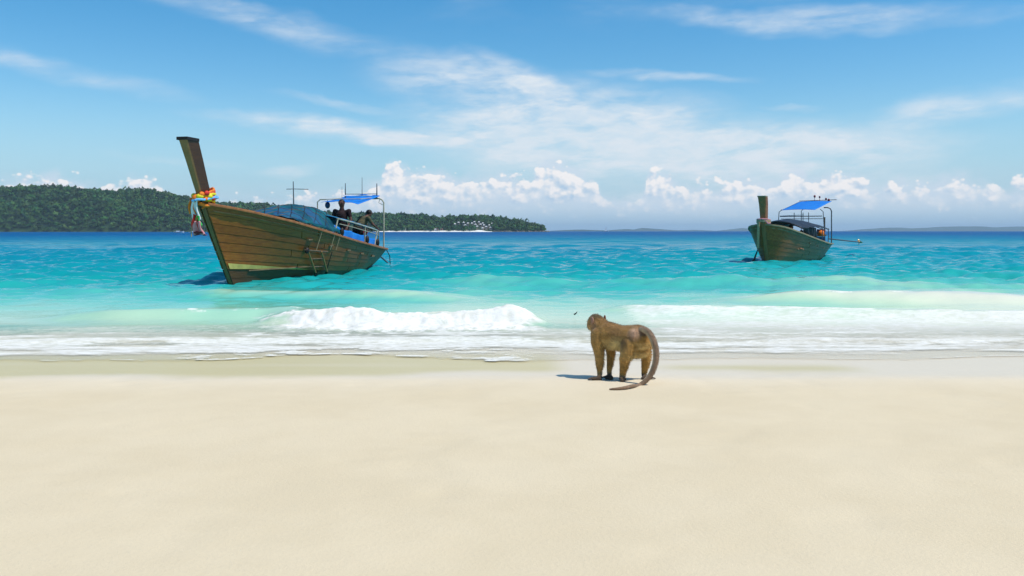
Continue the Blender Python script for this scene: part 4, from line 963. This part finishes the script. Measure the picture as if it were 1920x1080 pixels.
for (y_, z_, k) in ((-.12, 3.02, 1.0), (.12, 2.98, .8), (.42, 2.88, .9), (.55, 2.82, 1.1)):
    o_ = MB(); o_.tube([(-9.1, y_, 2.74), (-9.1, y_, z_)], .010, 6); o_.ball((-9.1, y_, z_), .055*k, 1, 1, 1.3, 8); o_.build('marker_ball', M['dark_red'], b2)
e2 = engine(b2, (-9.0, 0.2, 0.66), R(-24), 3.0, 0.22, exh=True)
person(on_boat(b2, 2.3, 0.30, 0.62), A2+R(60), SIT, 'shirt_black', 'trousers', 'skin_pale', 'person in black sitting under the arched cover of the olive boat, bare knees out')
person(on_boat(b2, 6.2, 0.1, 0.70), A2+R(-20), SIT, 'shirt_black', 'trousers', 'skin', 'person in black sitting near the stern of the olive boat', hat='cap')
cb = MB(); cb.box((0, 0, 0), (.62, .42, .36)); c_ = cb.build('cool_box', M['azure_tarp'], None, False); c_.location = on_boat(b2, 7.3, .62, .86); c_.rotation_euler = (0, 0, A2); tag(c_, 'blue box near the stern of the olive boat', 'box')
bv = c_.modifiers.new('b', 'BEVEL'); bv.width = 0.03; bv.segments = 2
lj = MB(); lj.ball((0, 0, 0), .17, 1, .8, 1.1, 10); lj.ball((.1, .12, .02), .12, 1, .8, 1.2, 10); c_ = lj.build('life_jacket', M['orange'], None); c_.location = on_boat(b2, 7.2, .60, 1.15); tag(c_, 'orange life jacket lying on the blue box of the olive boat', 'life jacket')
for k, (a, y_) in enumerate(((2.3, .4), (2.7, .1))):
    mb = MB(); mb.ball((0, 0, 0), .2, 1.2, 1, .9, 10); c_ = mb.build('gear_bag', M['skyblue_c' if k == 0 else 'azure_tarp'], None); c_.location = on_boat(b2, a, y_, .98); tag(c_, ['light blue bag at the front of the olive boat, under the cover', 'darker blue bag behind the light blue one in the olive boat'][k], 'bag')
# garland of braided rope at the prow and the anchor line
gr = empty('rope_garland', b2.matrix_basis @ Vector((.66, 0, 1.62)), A2); tag(gr, 'faded braided rope garland hanging down the prow of the olive boat', 'garland')
for j in range(3):
    MB().tube([Vector((-.12+.24*math.cos(t_), .26*math.sin(t_), .02+j*.05+.04*math.cos(t_))) for t_ in [2*math.pi*k/20 for k in range(21)]], .030, 6, False).build('loop', M['pink' if j == 2 else 'rope'], gr)
braid = MB()
for k in range(15): braid.ball((.08-.030*k, -.15-.010*k, -.02-.068*k), .062, 1, 1, 1.0, 7)
braid.build('braid', M['rope'], gr)
MB().tube([(.1, .1, .12), (.06, .22, -.02), (-.02, .3, -.02)], .03, 6).build('tassel', M['pink'], gr)
ar = empty('anchor_rope', b2.matrix_basis @ Vector((.36, -.30, .55)), A2); tag(ar, 'dark anchor rope running from the olive boat prow into the water', 'rope')
MB().tube([(0, .02, 0), (.02, -.08, -.28), (.06, -.15, -.60)], [.02, .035, .05], 8).build('rope', M['dark_rope'], ar); MB().ball((.05, -.14, -.50), .075, 1, 1, 1.4, 8).build('weight', M['cap'], ar)

# ---- far white boats
def small_boat(px, Yq, L, label, sail=False):
    o = empty('motor_boat' if not sail else 'sailing_boat', ((px-CX)/F*Yq, Yq, 0), R(random.uniform(-15, 15))); tag(o, label, 'boat')
    def hf(u, v):
        s_ = 2*v-1; b = L*0.14*math.sin(math.pi*(0.12+0.88*u))**0.6*(1-u**6); zz = 0.16*L*abs(s_)**1.6*(0.85+0.35*u*u)-0.1; return Vector((L*(u-.5)+abs(s_)*0.05*L*u, s_*b, zz))
    MB().sheet(hf, 16, 10, 0.06).build('hull', M['white_boat'], o)
    MB().box((-L*.05, 0, L*.16), (L*.34, L*.18, L*.12)).build('cabin', M['white_boat'], o, False); MB().box((-L*.05+L*.171, 0, L*.17), (.02, L*.15, L*.06)).build('windscreen', M['glass'], o, False)
    if sail:
        MB().tube([(0, 0, .2), (0, 0, L*1.0)], .08, 6).build('mast', M['white_boat'], o); MB().sheet(lambda u, v: Vector((-0.1-L*.45*(1-u)*v, 0.15*math.sin(v*3), L*.2+L*.75*u)), 8, 4, .03).build('sail', M['white_boat'], o)
small_boat(335, 560, 6.5, 'small white boat far off at the foot of the left hill')
small_boat(362, 560, 5.5, 'small white boat just left of the hanging ribbons')
small_boat(1137, 1500, 9, 'tiny white sailing boat alone on the horizon', True)

# ------------------------------------------------------------------ monkey
def G(px, py):                                             # foot point on the beach under a pixel
    Yq = 6.7
    for _ in range(6): Yq = F*(H-float(sand_z(np.array(0.), np.array(Yq))))/(py-HY)
    return Vector(((px-CX)/F*Yq, Yq, float(sand_z(np.array(0.), np.array(Yq)))))
K = 6.78/F
def A(px, py, Yq): return at(px, py, Yq)
mk = empty('macaque', G(1165, 713)); O = Vector(mk.location)
tag(mk, 'brown long-tailed macaque standing on the sand at the water edge', 'monkey')
fLF, fRF, fLH, fRH = G(1121, 713), G(1143, 711), G(1167, 716.5), G(1209, 712.5)
S = []
def sg_(p, q, rp, rq): S.append((Vector(p)-O, Vector(q)-O, rp*K, rq*K))
pel, mid, che = A(1191, 637, 6.75), A(1163, 634, 6.80), A(1138, 628, 6.86)
sg_(pel, mid, 28, 24.5); sg_(mid, che, 24.5, 26)
sg_(A(1196, 634, 6.72), pel, 25, 26)
nk, hd, mz = A(1124, 612, 6.90), A(1117, 605, 6.92), A(1109, 611, 6.98)
sg_(che, nk, 23, 18); sg_(nk, hd, 18, 16.5); sg_(hd, A(1116, 602, 6.94), 15, 14); sg_(A(1112, 607, 6.96), mz, 12, 9)
_sg = sg_
def sg_(p, q, rp, rq): _sg(p, q, rp*(0.90 if rp < 17 else 0.96), rq*0.90)
# forelegs
sh = A(1121, 628, 6.84); el_ = A(1123.5, 664, 6.80); wr = A(1124, 697, 6.79)
sg_(che, sh, 20, 16); sg_(sh, A(1120, 642, 6.82), 15.5, 14); sg_(A(1120, 642, 6.82), el_, 14, 10); sg_(el_, A(1124, 682, 6.79), 9.8, 8.6); sg_(A(1124, 682, 6.79), wr, 8.6, 5.2); sg_(wr, fLF+Vector((.012, 0, .018)), 5.2, 4.6)
sh2 = A(1141, 632, 6.92); el2 = A(1145, 664, 6.90); wr2 = A(1142, 696, 6.86)
sg_(che, sh2, 18, 14); sg_(sh2, el2, 13, 9); sg_(el2, wr2, 8.6, 5.2); sg_(wr2, fRF+Vector((0, 0, .018)), 5, 4.5)
# hind legs: knee forward (left), heel back
hp = A(1181, 648, 6.70); kn = A(1171, 673, 6.66); ak = A(1166.5, 706, 6.70)
sg_(pel, hp, 22, 20); sg_(hp, A(1176, 662, 6.67), 19, 15); sg_(A(1176, 662, 6.67), kn, 14, 11.5); sg_(kn, A(1169, 690, 6.68), 10.8, 8.2); sg_(A(1169, 690, 6.68), ak, 8, 6); sg_(ak, fLH+Vector((0, 0, .022)), 6, 5.5)
hp2 = A(1206, 646, 6.78); kn2 = A(1211, 672, 6.78); ak2 = A(1207, 703, 6.82)
sg_(pel, hp2, 20, 18); sg_(hp2, A(1210, 660, 6.78), 16, 12.5); sg_(A(1210, 660, 6.78), kn2, 12, 10); sg_(kn2, ak2, 9.6, 5.2); sg_(ak2, fRH+Vector((0, 0, .018)), 5, 4.6)
sg_ = _sg
sg_(A(1190, 655, 6.72), A(1200, 655, 6.74), 17, 16)
head_dir = Vector((-0.72, 0.69, 0)).normalized(); sd_ = Vector((-0.69, -0.72, 0))
def paw(f, L, wid, fwd, rad=2.0):
    f = f+Vector((0, 0, .012)); sidev = Vector((-fwd.y, fwd.x, 0)); 
    sg_(f-fwd*0.015, f+fwd*L*0.45, rad*2.3, rad*2.1)
    for q in range(4):
        o_ = (q-1.5)*wid; ln = L*(1.0+0.10*(1.5-abs(q-1.5)))
        b_ = f+fwd*L*0.42+sidev*o_*0.8; k_ = f+fwd*L*0.75+sidev*o_+Vector((0, 0, .004)); e_ = f+fwd*ln+sidev*o_*1.15-Vector((0, 0, .003))
        sg_(b_, k_, rad*0.95, rad*0.85); sg_(k_, e_, rad*0.85, rad*0.65)
    t0 = f+fwd*L*0.1; sg_(t0, t0+(fwd*0.5-sidev*0.9).normalized()*L*0.42, rad*0.95, rad*0.7)
fw = Vector((-0.95, 0.05, 0)).normalized()
paw(fLF, .070, .013, fw); paw(fRF, .062, .012, Vector((-0.6, 0.5, 0)).normalized()); paw(fLH, .088, .014, Vector((0.1, 0.9, 0)).normalized()); paw(fRH, .085, .013, Vector((0.8, 0.35, 0)).normalized())
# tail
tail = [(A(1197, 622, 6.70), 5.9), (A(1207, 618, 6.64), 6.2), (A(1218, 626, 6.58), 6.0), (A(1226, 642, 6.53), 5.8), (A(1230, 662, 6.50), 5.6), (A(1228, 682, 6.48), 5.3), (A(1220, 702, 6.475), 4.9), (A(1208, 716, 6.47), 4.5)]
g1_ = G(1190, 728); g2_ = G(1165, 731.5); g3_ = G(1143, 732)
tail += [(A(1197, 723.0, 6.45), 3.9), (g1_+Vector((-.01, 0, .018)), 3.3), (g2_+Vector((0, 0, .014)), 2.8), (g3_+Vector((0, 0, .009)), 1.8)]
def crom(P, m_=5):
    o_ = []
    for i in range(len(P)-1):
        p0, p1, p2_, p3 = P[max(i-1, 0)], P[i], P[i+1], P[min(i+2, len(P)-1)]
        for k in range(m_):
            t_ = k/m_; f = lambda a, b, c, d: 0.5*((2*b)+(-a+c)*t_+(2*a-5*b+4*c-d)*t_*t_+(-a+3*b-3*c+d)*t_**3)
            o_.append((Vector([f(p0[0][j], p1[0][j], p2_[0][j], p3[0][j]) for j in range(3)]), f(p0[1], p1[1], p2_[1], p3[1])))
    return o_+[P[-1]]
tl = crom(tail, 4)
for (p, r), (q, s_) in zip(tl, tl[1:]): sg_(p, q, r, s_)
body = limb_mesh('body', S, 0.0052, 5, None, mk)
# fur colours by region and, in places, by surface facing
bm_ = body.data; nv = len(bm_.vertices); co = np.empty(nv*3, np.float32); bm_.vertices.foreach_get('co', co); co = co.reshape(-1, 3)
no = np.empty(nv*3, np.float32); bm_.vertices.foreach_get('normal', no); no = no.reshape(-1, 3)
def near(pt, r): d = np.linalg.norm(co-np.array(Vector(pt)-O), axis=1)/(r*K); return np.clip(1-d, 0, 1)
def mixc(c, w_, k): return c*(1-w_[:, None])+np.array(k)*w_[:, None]
noi = fbm(co[:, 0]*30+co[:, 1]*13, co[:, 2]*34+co[:, 1]*21, 3, 300)
c = np.tile(np.array([0.46, 0.265, 0.075]), (nv, 1))
c = mixc(c, np.clip(no[:, 2]*1.1-0.05, 0, 1)*0.7*(co[:, 2] > 0.30), (0.18, 0.092, 0.032))
c = mixc(c, sst(-no[:, 2], 0.0, 0.9)*(co[:, 2] > 0.17), (0.78, 0.58, 0.25))
c = mixc(c, np.clip(near(A(1160, 650, 6.72), 26)*1.6, 0, 1)*sst(-no[:, 2], -.5, .2), (0.80, 0.60, 0.25))
c = mixc(c, np.clip(near(A(1187, 622, 6.62), 20)*1.8, 0, 1), (0.58, 0.36, 0.22))
c = mixc(c, np.clip(near(A(1152, 622, 6.72), 20)*1.3, 0, 1)*0.5, (0.15, 0.085, 0.035))
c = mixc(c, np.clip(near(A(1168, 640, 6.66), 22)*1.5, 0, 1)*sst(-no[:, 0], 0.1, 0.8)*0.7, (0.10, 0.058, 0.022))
c = mixc(c, np.clip(near(A(1116, 590, 6.90), 17)*1.6, 0, 1), (0.13, 0.09, 0.035))
c = mixc(c, np.clip(near(A(1111, 610, 6.86), 13)*1.5, 0, 1)*0.6, (0.42, 0.26, 0.16))
c = mixc(c, np.clip(near(mz, 11)*1.6, 0, 1), (0.30, 0.22, 0.16))
c = mixc(c, sst(co[:, 2], 0.062, 0.030)*0.92, (0.055, 0.042, 0.034))
tp = np.array([list(Vector(p)-O) for p, r in tl]); td = np.min(np.linalg.norm(co[:, None, :]-tp[None, 4:, :], axis=2), axis=1)
tm = sst(td, 0.055, 0.036); c = mixc(c, tm, (0.23, 0.15, 0.092)); c = mixc(c, tm*sst(-no[:, 0], 0.45, 0.95)*0.9, (0.52, 0.40, 0.24))
c *= 1.14*(0.74+0.52*noi)[:, None]
attr(body, 'fur', c, 'COLOR')
fmat = bpy.data.materials.new('macaque_fur'); fmat.use_nodes = True; t = fmat.node_tree; n = NT(t); bs = t.nodes['Principled BSDF']
av = n.new('ShaderNodeAttribute', attribute_name='fur'); tcn = n.new('ShaderNodeTexCoord')
gr_ = n.noise(tcn.outputs['Object'], 150, 3, 0.7)
t.links.new(n.mix(n.ss(gr_, 0.3, 0.7, 0, 0.5), av.outputs['Color'], n.mix(1.0, av.outputs['Color'], (0.5, 0.45, 0.42), 'MULTIPLY')), bs.inputs['Base Color'])
bs.inputs['Roughness'].default_value = 0.75; bs.inputs['Specular IOR Level'].default_value = 0.18; bs.inputs['Sheen Weight'].default_value = 0.15
bm_.materials.append(fmat)
# coat: short hairs as slim faces, one mass
np_ = 46000; me = bm_; me.calc_loop_triangles(); tri = np.empty(len(me.loop_triangles)*3, np.int32); me.loop_triangles.foreach_get('vertices', tri); tri = tri.reshape(-1, 3)
a_, b_, c_3 = co[tri[:, 0]], co[tri[:, 1]], co[tri[:, 2]]; ar_ = np.linalg.norm(np.cross(b_-a_, c_3-a_), axis=1); ar_ *= (a_[:, 2] > 0.02); pick = rng.choice(len(tri), np_, p=ar_/ar_.sum())
r1, r2 = rng.random(np_), rng.random(np_); fl = r1+r2 > 1; r1[fl] = 1-r1[fl]; r2[fl] = 1-r2[fl]
P = a_[pick]+(b_-a_)[pick]*r1[:, None]+(c_3-a_)[pick]*r2[:, None]; N_ = no[tri[pick, 0]]; C_ = c[tri[pick, 0]]
T_ = tm[tri[pick, 0]]
back = np.array([0.72, -0.3, -0.62]); dirn = N_*0.55+back[None]*0.75+rng.normal(0, 0.22, (np_, 3)); dirn /= np.linalg.norm(dirn, axis=1)[:, None]
ln = rng.uniform(0.009, 0.022, np_)*(1-0.45*T_)*np.where(P[:, 2] < 0.09, 0.6, 1); sv = np.cross(dirn, N_); sv /= np.linalg.norm(sv, axis=1)[:, None]+1e-6; sv *= 0.0011
Vh = np.stack([P-sv-N_*0.001, P+sv-N_*0.001, P+dirn*ln[:, None]], 1).reshape(-1, 3); Qh = np.arange(np_*3).reshape(-1, 3)
coat = big_mesh('fur', Vh, Qh, fmat, False); attr(coat, 'fur', np.repeat(C_*rng.uniform(0.6, 1.6, (np_, 1)), 3, 0), 'COLOR'); coat.parent = mk; coat['kind'] = 'stuff'
earm = mat('macaque_skin', (0.34, 0.19, 0.13), 0.6, var=0.2, scale=40)
for (p, rr) in ((A(1110.5, 601, 6.86), 5.5), (A(1134, 596, 6.96), 4.5)):
    MB().ball(Vector(p)-O, rr*K, .45, .9, 1.25, 12, Matrix.Rotation(R(20), 3, 'Z')).build('ear', earm, mk)
for (p) in (A(1103.5, 604, 6.975), A(1109, 603.5, 7.01)):
    MB().ball(Vector(p)-O, 1.6*K, n=8).build('eye', M['cap'], mk)
MB().ball(Vector(A(1105, 612.5, 7.0))-O, 2.4*K, 1, 1, .7, 8).build('nose', earm, mk)
# small leaf adrift behind the monkey
q = at(1079, 596, 12.6); lf = MB().sheet(lambda u, v: Vector((.05*(u-.5), .03*(v-.5)*math.sin(math.pi*(u*.9+.05)), .035*u*u+.02*math.sin(v*3))), 8, 4, .004).build('drifting_leaf', M['cap'], None)
lf.location = (q.x, q.y, 0.06); tag(lf, 'tiny dark leaf adrift in the shallows left of the monkey', 'leaf')

# ------------------------------------------------------------------ sea air
hz = MB().box((0, 5000, 48), (30000, 21000, 104)).build('haze', None, None, False)
hm = bpy.data.materials.new('sea_air'); hm.use_nodes = True; t = hm.node_tree; t.nodes.clear()
ho = t.nodes.new('ShaderNodeOutputMaterial'); pv = t.nodes.new('ShaderNodeVolumePrincipled'); pv.inputs['Density'].default_value = 0.00010
pv.inputs['Color'].default_value = (0.62, 0.82, 1.0, 1); pv.inputs['Anisotropy'].default_value = 0.0
t.links.new(pv.outputs[0], ho.inputs['Volume']); hz.data.materials.append(hm); hz['kind'] = 'stuff'
tag(hz, 'pale blue sea haze', 'haze')
